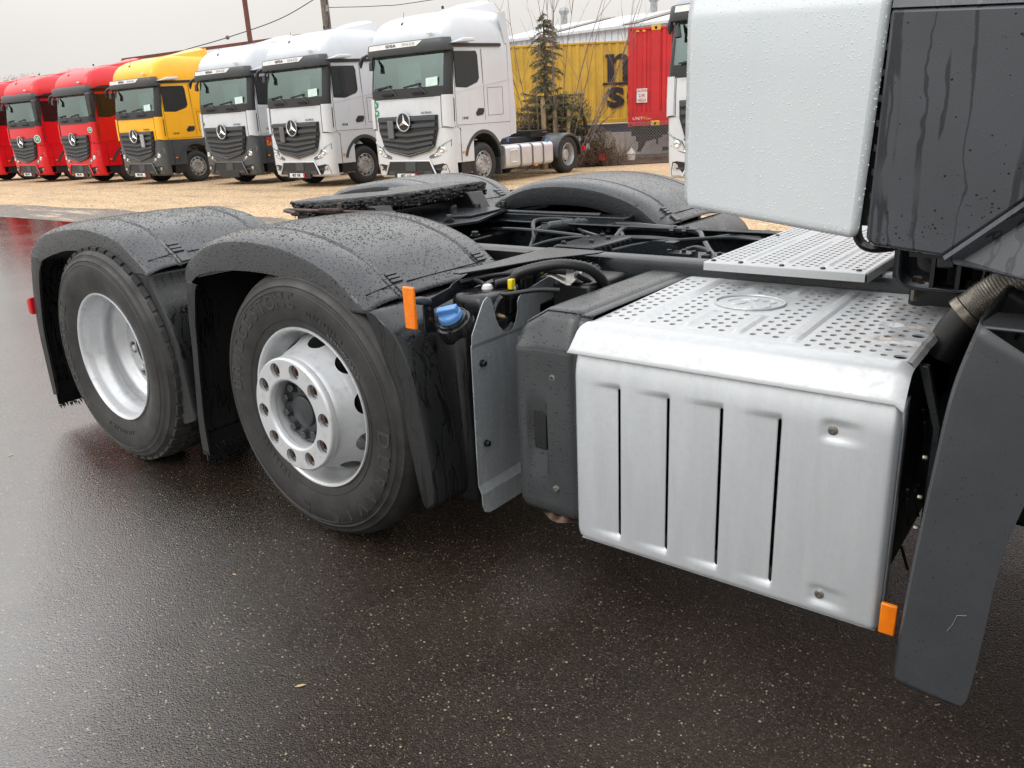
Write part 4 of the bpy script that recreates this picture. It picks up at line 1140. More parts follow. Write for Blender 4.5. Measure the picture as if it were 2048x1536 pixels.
    # recess seen through the U cut-out, sensor stub
    part('sensor', M['brass'], MB().tube([(.655, .30, .868), (.675, .30, .866), (.690, .295, .866)], [.008, .007, .004], 8), tank)
    part('sensor_disc', M['black'], MB().tube([(.650, .29, .875), (.658, .29, .875)], .026, 16), tank)
    part('tank_rib', M['tank'], MB().tube([(.650, .335+.055*cos(a), .86+.06*sin(a)) for a in [pi*.55+k*pi/9 for k in range(12)]], .013, 7), tank)
    # tank bracket
    bk = MB(); bk.prism([(.140, .935), (.120, .920), (.118, .50), (.128, .44), (.170, .44), (.170, .90), (.40, .935), (.84, .98), (.84, .995), (.55, .998), (.35, .985), (.27, .965), (.255, .955)], 'x', .488, .494)
    brk = P('tank_bracket', M['chassis'], bk, bevel=.002)
    for y, z in ((.145, .905), (.148, .870)): part('bracket_screw', M['rustbolt'], (lambda y=y, z=z: MB().hexb((.494, y, z), (1, 0, 0), .007, .006)), brk)
    bt = MB(); bt.prism([(.492, .30), (.492, .835), (.90, .835), (.90, .62), (.72, .60), (.56, .30)], 'z', .990, .996)
    bt.prism([(.55, .965), (.56, .992), (.90, .992), (.90, .90), (.885, .90), (.885, .965)], 'y', .60, .606) if False else None
    part('bracket_top', M['chassis'], MB().prism([(.488, .28), (.488, .842), (.735, .842), (.735, .80), (.62, .62), (.56, .40), (.52, .28)], 'z', .995, 1.001), brk, bevel=.002)
    rb = MB(); pts = [(.50, .80, .94), (.70, .80, .955), (.735, .80, .945), (.745, .80, .92), (.745, .80, .80)]
    part('bracket_rim', M['chassis'], MB().tube(smooth_path(pts, 20), .008, 8), brk)
    # hoses and connectors
    def hose(name, pts, r, mat, corr=False, n=70):
        pp = smooth_path(pts, n); rs = [r*(1+.12*(k % 2)) for k in range(n)] if corr else r
        return P(name, mat, MB().tube(pp, rs, 10), angle=60 if corr else 35)
    hose('coolant_hose', [(.625, .42, .955), (.655, .43, .985), (.72, .46, 1.005), (.79, .50, 1.012), (.85, .56, .99), (.87, .62, .93), (.87, .66, .86)], .017, M['hose'], True)
    hose('coolant_hose', [(.545, .42, .955), (.60, .46, .975), (.67, .52, .985), (.75, .57, .975)], .015, M['hose'])
    hose('cable_conduit', [(.535, .33, .972), (.56, .35, .955), (.60, .345, .935), (.66, .345, .930), (.74, .40, .94), (.80, .45, .935)], .0075, M['hose'], True)
    hose('cable_conduit', [(.50, .30, .965), (.55, .38, .975), (.60, .45, .975), (.64, .48, .97)], .007, M['hose'], True)
    hose('cable_conduit', [(.80, .55, .97), (.83, .60, .93), (.84, .62, .86)], .010, M['hose'], True)
    pm = MB(); pm.box(.60, .66, .43, .50, .93, .965); pm.tube([(.62, .44, .93), (.62, .44, .975)], .010, 10); pm.tube([(.655, .455, .92), (.655, .455, .99)], .009, 10); pm.tube([(.60, .36, .955), (.63, .41, .962)], .014, 12)
    pump = P('dosing_pump', M['black'], pm, bevel=.003)
    part('yellow_clip', M['yellow'], MB().box(.634, .652, .385, .408, .935, .970), pump, bevel=.003)
    part('yellow_clip', M['yellow'], MB().tube([(.685, .50, .990), (.692, .505, .992)], .0175, 14), pump)
    for x, y in ((.655, .40), (.64, .43)): part('pump_screw', M['zincbolt'], (lambda x=x, y=y: MB().hexb((x, y, .925), (0, 0, 1), .006, .02)), pump)
    sf = MB(); sf.grid(10, 8, lambda u, v: (.68+.13*u, .50+.14*v, .955+.03*u*v+.012*sin(u*5+v*3)))
    P('heat_foil', M['zincbolt'], sf, solid=.001)
    fbx = MB(); fbx.box(.70, .86, .55, .80, .60, .94); P('filter_housing', M['black'], fbx, bevel=.015)
    for q in range(6): pass
    # ---------------------------------------------------------- amber reflectors and tail lens
    def refl(x0, x1, z0, z1, y): return MB().prism([(x0, z0), (x1, z0), (x1, z1), (x0, z1)], 'y', y, y+.012)
    a_ = P('side_reflector', M['amber'], refl(.529, .575, .878, 1.010, -.002), bevel=.004)
    part('reflector_arm', M['mudgrey'], MB().tube([(.555, .012, .965), (.545, .06, .955), (.50, .14, .93)], [.010, .014, .012], 10), a_)
    P('side_reflector', M['amber'], refl(1.932, 1.968, .275, .356, .100), bevel=.003)
    P('rear_light', M['redlens'], MB().prism([(-2.276, .625), (-2.236, .620), (-2.236, .715), (-2.270, .70)], 'y', -.012, .06), bevel=.008)
    ms = MB(); ms.tube(smooth_path([(.52, .06, .88), (.55, .08, .80), (.60, .10, .70), (.63, .12, .60)], 12), .012, 7)
    # ---------------------------------------------------------- cab: white wind deflector and dark rear corner
    wd = MB(); prof = [(1.21, 0), (1.658, 0), (1.675, .004), (1.74, .030), (1.85, .050), (3.45, .075)]
    def wfn(u, v):
        pass
    def xe(z): return 1.449+.0*z, 1.828+(z-1.22)*.024
    zsr = [0, .004, .010, .020, .04, .08, .2, .3, .385, .398, .41, .43, .47, .53, .62, 1.2, 2.2]
    for j in range(len(zsr)-1):
        for i in range(24):
            pass
    nu = 26; rows = []
    for dz in zsr:
        row = []
        for i in range(nu):
            u = i/(nu-1); x = 1.449+u*(.380)
            zb_ = 1.271-.054*u
            z = zb_+dz if dz < .35 else (1.668-.019*u)+(dz-.398)
            # round lower corners
            cr = .022
            if dz < cr:
                lim = cr-sqrt(max(0, cr*cr-(cr-dz)**2))
                x = max(1.449+lim*1.0, min(x, 1.829-lim*.8))
            x += (.022*min(1, (z-1.22)/.45))*u
            zz = z-(1.668-.019*u); y = 0 if zz < -.008 else (.3*(zz+.008) if zz < .08 else .026+(zz-.08)*.02)
            e = .010; 
            if u < .04: y += e*(1-u/.04)**2
            if u > .965: y += e*((u-.965)/.035)**2
            if dz < .010: y += .008*(1-dz/.010)**2
            row.append((x, y, z))
        rows.append(row)
    vs = [p for r in rows for p in r]
    wd.add(vs, [(j*nu+i, j*nu+i+1, (j+1)*nu+i+1, (j+1)*nu+i) for j in range(len(rows)-1) for i in range(nu-1)])
    P('wind_deflector', M['whitewet'], wd, solid=.012, angle=30)
    # dark cab corner
    def poly3(pts): return pts
    dk = MB()
    A = [(1.852, 1.6325), (2.30, 1.600), (2.30, 1.45), (2.104, 1.300), (1.985, 1.193), (1.862, 1.206), (1.845, 1.219)]
    dk.prism(A, 'y', 0.0, .03)
    d1 = P('cab_corner_panel', M['cabdark'], dk, bevel=.006)
    up = MB(); up.add([(1.853, .001, 1.635), (2.30, .001, 1.603), (2.30, .03, 1.70), (1.855, .03, 1.732), (2.30, .07, 2.3), (1.862, .07, 2.3)], [(0, 1, 2, 3), (3, 2, 4, 5)])
    part('upper_corner_panel', M['cabdark'], up, d1, solid=.02, smooth=False)
    ch = MB(); ch.add([(1.985, .0015, 1.193), (2.104, .0015, 1.300), (2.30, .0015, 1.45), (2.30, .035, 1.425), (2.12, .035, 1.275), (2.010, .035, 1.182)], [(0, 1, 4, 5), (1, 2, 3, 4)])
    part('corner_chamfer', M['cabdark'], ch, d1, solid=.01, smooth=False)
    lw = MB(); lw.add([(2.000, .036, 1.184), (2.12, .036, 1.277), (2.30, .036, 1.427), (2.30, -.03, 1.13), (2.16, -.022, 1.155), (2.007, .0, 1.180)], [(0, 1, 4, 5), (1, 2, 3, 4)])
    part('lower_corner_panel', M['cabdark'], lw, d1, solid=.01, smooth=False)
    # cab body behind
    cb_ = MB()
    outline = [(1.875, 1.22), (1.875, 3.0), (1.95, 3.35), (3.0, 3.62), (3.9, 3.45), (4.25, 3.1), (4.35, 2.1), (4.38, 1.15), (3.45, 1.15), (3.40, 1.20), (2.2, 1.22)]
    cb_.prism(outline, 'y', .085, 2.415)
    cabb = P('cab_body', M['whitewet'], cb_, bevel=.04)
    part('cab_floor', M['black'], MB().box(1.90, 4.3, .14, 2.38, 1.165, 1.215), cabb)
    part('side_window', MAT['glassdark'], MB().prism([(3.15, 1.95), (3.95, 1.95), (3.90, 2.65), (3.25, 2.65)], 'y', .080, .10), cabb, bevel=.01)
    gap = MB(); gap.box(1.70, 1.872, .034, .050, 1.24, 3.2); part('black_gap_strip', M['blackhole'], gap, cabb)  # added black strip; shade in the gap behind the deflector as colour
    ed = MB()
    for q in range(9): ed.box(1.842, 1.852, .012, .05, 1.25+q*.045, 1.262+q*.045)
    part('deflector_hinge', M['black'], ed, cabb)
    # cable loop peeping out under the corner
    P('cab_cable', M['black'], MB().tube(smooth_path([(1.80, .10, 1.26), (1.815, .06, 1.215), (1.84, .05, 1.195), (1.88, .07, 1.195), (1.93, .2, 1.2)], 24), .010, 8))
    # front mudguard (rear part) with brush edge
    FT = [(1.997, .232), (1.998, .30), (2.003, .45), (2.011, .596), (2.022, .76), (2.036, .93), (2.066, 1.068)]
    FL = [(2.128, .222), (2.141, .262), (2.151, .43), (2.158, .585), (2.180, .724), (2.215, .85), (2.26, .95)]
    FC = [(.008, .004), (.02, .008), (.05, .010), (.25, .010), (.40, .008)]
    fm = P('front_mudguard', M['mudgrey'], sweep(FT, FL, [(y, k) for y, k in FC], 1, 30), solid=.005, angle=30)
    tpm2 = MB(); tpm2.prism([(2.066, .0), (2.60, .0), (2.60, .06), (2.20, .06), (2.20, .13), (2.075, .13), (2.060, .03)], 'z', 1.060, 1.068)
    part('mudguard_top', M['mudgrey'], tpm2, fm, bevel=.004)
    arc = MB(); arc.lathe([(.565, 0), (.70, 0), (.71, .01), (.71, .4)], (2.80, .001, .514), 'y', 30, radians(20), radians(142)); part('wheel_arch', M['mudgrey'], arc, fm, solid=.004)
    pk = MB(); pk.tube([(2.075, .10, 1.06), (2.14, .06, 1.12), (2.2, .08, 1.12)], .018, 8); part('arch_stay', M['mudgrey'], MB().tube([(2.13, .10, 1.02), (2.16, .10, 1.10), (2.20, .10, 1.16)], .022, 10), fm)
    gg = MB(); gg.tube([(2.115, -.004, .452), (2.098, -.004, .446), (2.092, -.004, .420), (2.084, -.004, .402)], .0006, 4)
    part('scratch', M['strut_grey'], gg, fm)
    # exhaust bellows and clamp
    bp = smooth_path([(1.985, .47, .985), (2.03, .48, 1.03), (2.10, .49, 1.085), (2.20, .5, 1.15), (2.3, .52, 1.2)], 90)
    P('black_backing', M['black'], MB().box(1.72, 2.4, .86, .92, .95, 1.21))  # added black backing box; the dark behind the cab mount as colour
    bl = P('exhaust_bellows', M['bellows'], MB().tube(bp, [.043+.005*(k % 2) for k in range(90)], 24), angle=50)
    part('bellows_clamp', M['bolt'], MB().tube([bp[0]-(bp[2]-bp[0]).normalized()*.02, bp[0]], .049, 24), bl)
    part('braided_sleeve', M['hose'], MB().tube([(1.93, .46, .87), (1.955, .465, .93), (1.98, .47, .975)], .042, 20), bl)
    # cab mount: rounded tray with bolts and strut
    cm = MB(); yv = .60
    path = [(1.785, yv, 1.12), (1.785, yv, 1.05), (1.795, yv, 1.018), (1.825, yv, 1.003), (1.88, yv, 1.000), (1.94, yv, 1.000), (1.978, yv, 1.012), (1.992, yv, 1.045), (1.995, yv, 1.12)]
    pp = smooth_path(path, 40); vs = []
    for p_ in pp: vs += [(p_.x, yv-.01, p_.z), (p_.x, yv+.20, p_.z)]
    cm.add(vs, [(2*i, 2*i+1, 2*i+3, 2*i+2) for i in range(39)])
    mt = P('cab_mount', M['chassis'], cm, solid=.008, angle=50)
    part('mount_web', M['black'], MB().box(1.865, 1.875, yv, yv+.2, 1.0, 1.12), mt); part('mount_web', M['black'], MB().box(1.925, 1.935, yv, yv+.2, 1.0, 1.12), mt)
    part('mount_bush', M['chassis'], MB().box(1.878, 1.922, yv-.01, yv+.12, 1.062, 1.12), mt, bevel=.006)
    for x, z in ((1.828, 1.008), (1.955, 1.008)): part('mount_bolt', M['bolt'], (lambda x=x, z=z: MB().hexb((x, yv+.05, z), (0, 0, 1), .014, .018, washer=1.35)), mt)
    part('mount_bolt', M['brass'], MB().hexb((1.862, yv+.06, 1.085), (-1, 0, 0), .011, .012), mt)
    part('mount_bolt', M['bolt'], MB().hexb((1.825, yv+.05, .99), (0, 0, -1), .010, .03), mt)
    lg = MB(); lg.box(1.80, 1.98, .70, .84, .80, .995); part('mount_leg', M['black'], lg, mt, bevel=.01)
    dbr = MB(); dbr.tube([(1.93, .28, .92), (1.965, .26, .84), (1.985, .25, .74), (1.980, .24, .45)], .010, 6)
    P('strut', M['chassis'], MB().prism([(1.925, .90), (1.945, .90), (1.985, .76), (1.985, .30), (1.970, .30), (1.970, .75)], 'y', .25, .275), bevel=.002)
    eg = MB(); eg.box(1.95, 2.9, .5, 2.0, .45, .95); eg.box(1.93, 2.3, .35, .6, .5, .75)
    P('engine_block', M['blackhole'], eg, bevel=.03)
    rnd = random.Random(11)
    for q in range(7):
        x, y, z = 1.94+rnd.random()*.03, .18+rnd.random()*.1, .42+rnd.random()*.38
        P('wiring', M['black'], MB().tube([(x, y, z), (x+rnd.uniform(-.01, .02), y+.03, z-rnd.uniform(.03, .09))], .004, 5))
    for z in (.70, .52, .60): P('frame_screw', M['bolt'], MB().hexb((1.965, .2, z), (1, 0, 0), .006, .010))
    # ---------------------------------------------------------- rain
    near = [c for c in TR.children if c.name.startswith('mudguard')]
    for i, gd in enumerate(near):
        far = i >= 2
        rain(gd, 2600 if far else 6500, .0010, .0026, gd, seed=i+1, up=lambda n_, c: n_.z > .25 and abs(n_.z) > .25)
        if not far: rain(gd, 1300, .0024, .0046, gd, seed=i+9, up=lambda n_, c: n_.z > .90, gate=lambda p, r: noise.noise(p*9) > -.25 and p.z > 1.085, flat=.38)
        if not far: rain(gd, 900, .0010, .0022, gd, seed=i+19, up=lambda n_, c: n_.y < -.6)
        for sk in gd.children:
            if sk.name.startswith('mudguard_skirt') and not far: rain(sk, 420, .0010, .0026, sk, seed=i+29, up=lambda n_, c: n_.y < .2)
    byn = {c.name.split('.')[0]: c for c in TR.children}
    rain(byn['wind_deflector'], 4200, .0005, .0016, byn['wind_deflector'], seed=40, up=lambda n_, c: n_.y < -.3 and c.z < 1.8, flat=.5, mat='dropthin')
    rain(byn['cab_corner_panel'], 160, .0010, .0026, byn['cab_corner_panel'], seed=41, up=lambda n_, c: n_.y < -.5)
    rain(byn['front_mudguard'], 420, .0008, .0018, byn['front_mudguard'], seed=42, up=lambda n_, c: n_.y < .3)
    rain(byn['end_cap'], 1100, .0010, .0026, byn['end_cap'], seed=43, up=lambda n_, c: n_.y < -.2 or n_.z > .3)
    rain(byn['fluid_tank'], 300, .0010, .0022, byn['fluid_tank'], seed=44, up=lambda n_, c: n_.y < -.2 or n_.z > .3)
    rain(byn['heat_shield'], 420, .0008, .0018, byn['heat_shield'], seed=45, mat='dropthin')
    rain(byn['chassis_rail'], 600, .0010, .0026, byn['chassis_rail'], seed=46, up=lambda n_, c: n_.z > .5)
    return TR
# ================================================================ parked cabs
FPTS = [(.28, .10, 1.19), (.34, .03, 1.21), (.60, .0, 1.225), (1.0, .0, 1.235), (1.38, .0, 1.24), (1.66, .0, 1.24), (2.05, .02, 1.24), (2.24, .03, 1.24), (2.45, .06, 1.235), (2.70, .10, 1.23), (3.03, .16, 1.225),
        (3.15, .15, 1.22), (3.30, .14, 1.21), (3.45, .18, 1.19), (3.60, .27, 1.15), (3.72, .40, 1.10), (3.82, .60, 1.03), (3.90, .90, .94), (3.95, 1.25, .82)]
def _lv(z):
    for (a, b) in zip(FPTS, FPTS[1:]):
        if z <= b[0]:
            t = max(0, (z-a[0])/(b[0]-a[0])); return a[1]+(b[1]-a[1])*t, a[2]+(b[2]-a[2])*t
    return FPTS[-1][1:]
def surf(s, z, off=0, rear=2.36):
    f, w = _lv(z); rc = .22; sg = 1 if s >= 0 else -1; a = abs(s)
    if a <= 1: u, v, nu, nv = a*(w-rc), f+.04*a*a, 0, -1
    elif a <= 2:
        t = (a-1)*pi/2; u, v = w-rc+rc*sin(t), f+.04+rc-rc*cos(t); nu, nv = sin(t), -cos(t)
    else:
        u, v = w, f+.04+rc+(rear-f-.04-rc)*(a-2); nu, nv = 1, 0
    return (sg*(u+nu*off), v+nv*off, z)
def patch(s0, s1, z0, z1, off=.004, ns=8, nz=3):
    return MB().grid(ns, nz, lambda u, v: surf(s0+(s1-s0)*u, z0+(z1-z0)*v, off))
def loft(ss, zs, skip=None):
    mb = MB(); W = len(ss); P_ = [surf(s, z) for z in zs for s in ss]; fs = []
    for j in range(len(zs)-1):
        for i in range(W-1):
            if skip and skip((ss[i]+ss[i+1])/2, (zs[j]+zs[j+1])/2): continue
            fs.append((j*W+i, j*W+i+1, (j+1)*W+i+1, (j+1)*W+i))
    return mb.add(P_, fs)
SIDE = 1.244
def sidepoly(poly, side, x0=0., x1=.004):
    a, b = sorted(((SIDE+x0)*side, (SIDE+x1)*side)); return MB().prism(poly, 'x', a, b)
def far_wheel(root, v, u, steer, side):
    def rimb():
        mb = MB(); s = side
        if steer: pr = [(.29, .03), (.305, 0), (.298, -.005), (.285, .02), (.27, .06), (.24, .05), (.21, .0), (.20, -.035), (.13, -.04), (.12, .02), (.0001, .02)]
        else: pr = [(.29, .03), (.305, 0), (.298, -.005), (.285, .02), (.275, .10), (.26, .16), (.20, .17), (.15, .16), (.14, .08), (.09, .06), (.0001, .06)]
        return mb.lathe([(r, u+(-h if s > 0 else h)) for r, h in pr], (0, v, .50), 'x', 36)
    def tyreb():
        s = side; pr = [(.29, .01), (.33, -.01), (.40, -.025), (.46, -.01), (.49, .02), (.503, .05), (.503, .25), (.47, .30), (.30, .30)]
        return MB().lathe([(r, u+(-h if s > 0 else h)) for r, h in pr], (0, v, .50), 'x', 40)
    w = part('wheel', MAT['rimfar'], rimb, root, key=('w', v, u, steer, side))
    part('tyre', MAT['tyrefar'], tyreb, w, key=('t', v, u, side))
    def hb():
        mb = MB()
        for k in range(10):
            a = 2*pi*k/10+.2; r, d = (.245, -.045) if steer else (.215, -.165)
            c = Vector((u+(d-.0)*side*1.0, v+r*cos(a), .5+r*sin(a))); mb.tube([c-Vector((.02*side, 0, 0)), c+Vector((.012*side, 0, 0))], .030, 10)
        return mb
    part('hand_hole', MAT['blackhole'], hb, w, key=('h', v, u, steer, side), kind='stuff')
    def nb():
        mb = MB()
        for k in range(10):
            a = 2*pi*k/10+.5; c = Vector((u+(.036 if steer else -.155)*side, v+.168*cos(a), .5+.168*sin(a))); mb.tube([c, c+Vector((.014*side, 0, 0))], .017, 8)
        return mb
    part('wheel_nuts', MAT['strap'], nb, w, key=('n', v, u, steer, side), kind='stuff')
def chevron(u0, u1, z, h, dip, v0, v1, n=6):
    """one grille bar: dips toward the middle"""
    mb = MB(); rows = []
    for i in range(2*n+1):
        t = i/n-1; u = (u0+u1)/2+(u1-u0)/2*t; zz = z-dip*(1-abs(t)**1.1)
        rows += [(u, v1, zz+h*.45), (u, v0, zz+h*.30), (u, v0-.002, zz-h*.35), (u, v1, zz-h*.5)]
    m = 4; fs = [(i*m+j, (i+1)*m+j, (i+1)*m+(j+1) % m, i*m+(j+1) % m) for i in range(2*n) for j in range(m)]
    fs += [(0, 1, 2, 3), tuple(2*n*m+j for j in (3, 2, 1, 0))]
    return mb.add(rows, fs)
def make_cab(x, y, rz, top, low, label, plate=None, big_mirror=False, stripe=True, paper=True, stickers=(), sensor=None, door='1848', name='semi_truck', bare_plate=False, arm=1.0):
    M = MAT; TP, LP = M[top], M[low]
    R = empty('parked_truck', (x, y, 0), rz, label=label, category='truck', group='trucks parked in a row on the gravel')
    fs = [-3, -2.93, -2.6, -2.3, -2, -1.83, -1.66, -1.5, -1.33, -1.16, -1] + [-.8+.2*i for i in range(9)] + [1, 1.16, 1.33, 1.5, 1.66, 1.83, 2, 2.3, 2.6, 2.93, 3]
    zt = [1.38, 1.66, 2.05, 2.24, 2.45, 2.70, 2.98, 3.03, 3.15, 3.30, 3.38, 3.45, 3.52, 3.60, 3.66, 3.72, 3.77, 3.82, 3.86, 3.90, 3.93, 3.95]
    def vside(s): f = .29; return f+(2.36-f)*(abs(s)-2)
    def shell():
        def sk(s, z):
            if 2.24 < z < 3.03 and abs(s) < 1.33: return True
            if 2.24 < z < 2.98 and 2 < abs(s) < 2.5 and False: return True
            return False
        mb = loft(fs, zt, sk)
        mb.add([surf(s, 3.95) for s in fs], [tuple(range(len(fs)))])
        # side pieces over the wheel arch, back wall
        return mb.box(-1.22, 1.22, 2.33, 2.36, 1.1, 3.85)
    def sides(sd):
            mb = MB()
            arc = [(1.27+.70*cos(a), .58+.70*sin(a)) for a in [radians(18+(148-18)*k/10) for k in range(11)]]
            poly = [(2.36, 1.385), (2.36, 1.10), (2.02, 1.06)] + arc[1:] + [(.60, 1.0), (.29, 1.0), (.29, 1.385)]
            a, b = sorted((1.20*sd, 1.2385*sd)); mb.prism(poly, 'x', a, b)
            return mb
    cab = part('cab_shell', TP, shell, R, key='c', angle=30)
    # high roof fairing and rear side flaps
    def fair():
        mb = MB()
        mb.grid(9, 8, lambda u, v: ((u-.5)*(1.75-.25*v), 1.05+1.55*v, 3.90+.36*(v**1.3)*(1-.35*(2*u-1)**4)))
        mb.add([(-.75, 2.60, 4.22), (.75, 2.60, 4.22), (.75, 2.60, 3.88), (-.75, 2.60, 3.88)], [(0, 1, 2, 3)])
        for sd in (-1, 1):
            mb.add([(sd*.87, 1.05, 3.90), (sd*.75, 2.60, 4.20), (sd*.80, 2.60, 3.85), (sd*.95, 1.1, 3.86)], [(0, 1, 2, 3)])
        return mb
    part('roof_fairing', TP, fair, cab, key='f')
    for sd in (1, -1):
      def flaps():
            mb = MB(); a, b = sorted((1.19*sd, 1.235*sd))
            mb.prism([(2.375, 1.12), (2.375, 3.20), (2.28, 3.22), (2.10, 3.90), (2.36, 3.94), (2.50, 3.2), (2.64, 1.6), (2.62, 1.16)], 'x', a, b)
            return mb
      part('side_flap', TP, flaps, cab, key=sd, bevel=.01)
    # lower body: bumper, steps
    def lower():
        zs = [.28, .34, .45, .60, .8, 1.0, 1.2, 1.376]
        def sk(s, z): return abs(s) > (2.27 if z > .6 else 2.02)
        mb = loft([s for s in fs if abs(s) <= 2.3], zs, sk)
        for sd in (-1, 1):
            a, b = sorted((1.195*sd, 1.232*sd)); mb.prism([(.40, 1.37), (.40, .66), (.76, .80), (.62, .98), (.62, 1.0), (.56, 1.37)] if False else [(.44, .99), (.44, .62), (.76, .78), (.66, .99)], 'x', a, b)
        mb.box(-1.2, 1.2, .30, .9, .34, .36)
        return mb
    lo = part('bumper', LP, lower, R, key='b', angle=30)
    part('step_well', M['trim'], lambda: MB().box(-1.20, 1.20, .43, .80, .33, .78), R, key='st')
    for sd in (1, -1): part('arch_liner', M['trim'], lambda: MB().lathe([(.66, sd*.70), (.665, sd*1.215)], (0, 1.27, .55), 'x', 20, radians(5), radians(175)), R, key=sd)
    for sd in (1, -1): part('side_skirt', LP, lambda: sides(sd), R, key=('ss', sd))
    # door seams, rear seam, locker outline
    for sd in (1, -1):
        def seams():
            mb = MB()
            for a, b in (((.31, 3.02), (.31, 1.42)), ((1.34, 3.06), (1.38, 1.50)), ((.31, 1.415), (2.36, 1.44)), ((.42, 1.37), (.42, .62)), ((1.50, 2.22), (2.10, 2.24)), ((1.50, 1.60), (2.10, 1.62)), ((1.50, 2.22), (1.50, 1.60)), ((2.10, 2.24), (2.10, 1.62)), ((.30, 1.40), (.46, 1.30))):
                mb.bar((sd*1.239, a[0], a[1]), (sd*1.239, b[0], b[1]), .010, .008)
            return mb
        part('door_seam', M['trim'], seams, cab, key=sd)
        part('roof_joint', M['trim'], lambda: sidepoly([(.28, 3.06), (2.10, 3.14), (2.10, 3.21), (.26, 3.14)], sd, -.01, .012), cab, key=sd)
        win = [(.36, 2.96), (1.12, 2.99), (1.17, 2.90), (1.19, 2.45), (1.12, 2.36), (.72, 2.24), (.36, 2.25)]
        part('side_window', M['glassdark'], lambda: sidepoly(win, sd, .002, .006), cab, key=sd)
        part('window_surround', M['trim'], lambda: sidepoly([(v_+(.02 if v_ > .7 else -.02), z_+(.02 if z_ > 2.6 else -.02)) for v_, z_ in win], sd, -.004, .001), cab, key=sd)
        part('door_ridge', TP, lambda: MB().bar((sd*1.238, .36, 2.13), (sd*1.238, 2.34, 2.42), .018, .03), cab, key=sd)
        part('door_handle', M['trim'], lambda: sidepoly([(1.02, 1.66), (1.06, 1.60), (1.28, 1.62), (1.34, 1.70), (1.32, 1.77), (1.12, 1.77)], sd, -.002, .012), cab, key=sd, bevel=.01)
        part('wheel_arch_lip', M['grillegrey'], lambda: MB().lathe([(.66, sd*1.19), (.66, sd*1.245), (.74, sd*1.25), (.75, sd*1.20)], (0, 1.27, .55), 'x', 24, radians(8), radians(165)), R, key=sd)
        part('mud_flap', M['grillegrey'], lambda: MB().box(min(sd*.92, sd*1.22), max(sd*.92, sd*1.22), 1.93, 1.97, .20, 1.02), R, key=sd, bevel=.01)
    # pillars, cowl, windscreen
    part('pillar', M['trim'], lambda: patch(1.24, 1.90, 2.05, 3.05, .006, 6, 6), cab, key=1); part('pillar', M['trim'], lambda: patch(-1.90, -1.24, 2.05, 3.05, .006, 6, 6), cab, key=-1)
    part('cowl', M['trim'], lambda: patch(-1.25, 1.25, 2.06, 2.27, .008, 14, 3), cab, key=0)
    part('windscreen', M['screen'], lambda: patch(-1.26, 1.26, 2.24, 3.04, .003, 16, 6), cab, key=0)
    for u in (-.56, .40): part('air_intake', M['blackhole'], lambda: MB().prism([(u-.19, 2.175), (u+.19, 2.18), (u+.16, 2.125), (u-.16, 2.12)], 'y', -.004, .03), cab, key=u)
    def wip(u0):
        mb = MB(); mb.tube([(u0+.34, .0, 2.13), (u0+.10, .01, 2.33)], .012, 6); mb.bar((u0-.35, .02, 2.29), (u0+.16, .02, 2.35), .022, .03); return mb
    part('wiper', M['trim'], lambda: wip(-.62), cab, key=1); part('wiper', M['trim'], lambda: wip(.30), cab, key=2)
    # interior
    part('dashboard', M['trim'], lambda: MB().box(-1.18, 1.18, .20, .62, 1.6, 2.22), cab, key=0, bevel=.04)
    part('dash_screen', M['trim'], lambda: MB().box(.14, .40, .22, .28, 2.22, 2.44), cab, key=0, bevel=.02)
    for u in (-.65, .62): part('seat', M['seat'], lambda: MB().box(u-.26, u+.26, 1.05, 1.30, 1.6, 2.80), cab, key=u, bevel=.06)
    part('rear_wall_lining', M['curtain'], lambda: MB().box(-1.15, 1.15, 2.26, 2.30, 1.6, 3.1), cab, key=0)
    part('curtain', M['curtain'], lambda: MB().grid(30, 2, lambda u, v: (-1.05+.75*u, .95+.02*sin(u*60), 2.1+.8*v)), cab, key=0)
    if paper: part('paper_sheet', M['paper'], lambda: MB().prism([(.62, 2.27), (1.0-.03, 2.29), (.98, 2.47), (.63, 2.45)], 'y', .045, .050), cab, key=0)
    # bonnet seams, flanks
    def bon():
        mb = MB(); mb.bar((-.98, -.002, 2.055), (.90, -.002, 2.055), .008, .012)
        for s in (1, -1): mb.tube([surf(s*1.02, 1.40+.65*k/8, .001) for k in range(9)], .007, 5)
        mb.tube([surf(1+k/8, 1.39, .001) for k in range(9)], .008, 5); mb.tube([surf(-1-k/8, 1.39, .001) for k in range(9)], .008, 5)
        return mb
    part('bonnet_seam', M['trim'], bon, cab, key=0)
    for sd in (1, -1):       # proud corner deflector beside the bonnet
        part('corner_deflector', TP, lambda: MB().grid(8, 6, lambda a, b: surf(sd*(1.10+.78*a), 1.42+.66*b-.05*a*(b < .1), .045-.03*abs(2*a-1)**3)), cab, key=sd)
        part('deflector_slats', M['trim'], lambda: patch(*sorted((sd*1.86, sd*1.93)), 1.50, 2.0, .02, 2, 2), cab, key=sd)
    # grille
    gb = MB; 
    g = part('grille', M['trim'], lambda: MB().prism([(-.93, 1.665), (.93, 1.665), (.92, 1.35), (.80, 1.00), (.62, .90), (0, .76), (-.62, .90), (-.80, 1.00), (-.92, 1.35)], 'y', -.012, .03), R, key=0)
    for k, (z, w, h, dip) in enumerate(((1.60, .90, .115, .0), (1.46, .88, .115, .02), (1.30, .84, .10, .05), (1.18, .81, .09, .07), (1.07, .77, .09, .09), (.965, .70, .085, .11))):
        part('grille_bar', M['grillegrey'], lambda: chevron(-w, w, z, h, dip, -.055, -.01), g, key=k)
    part('grille_lip', M['grillegrey'], lambda: MB().tube([(-.80, -.03, 1.0), (-.62, -.03, .90), (0, -.03, .775), (.62, -.03, .90), (.80, -.03, 1.0)], .03, 6), g, key=0)
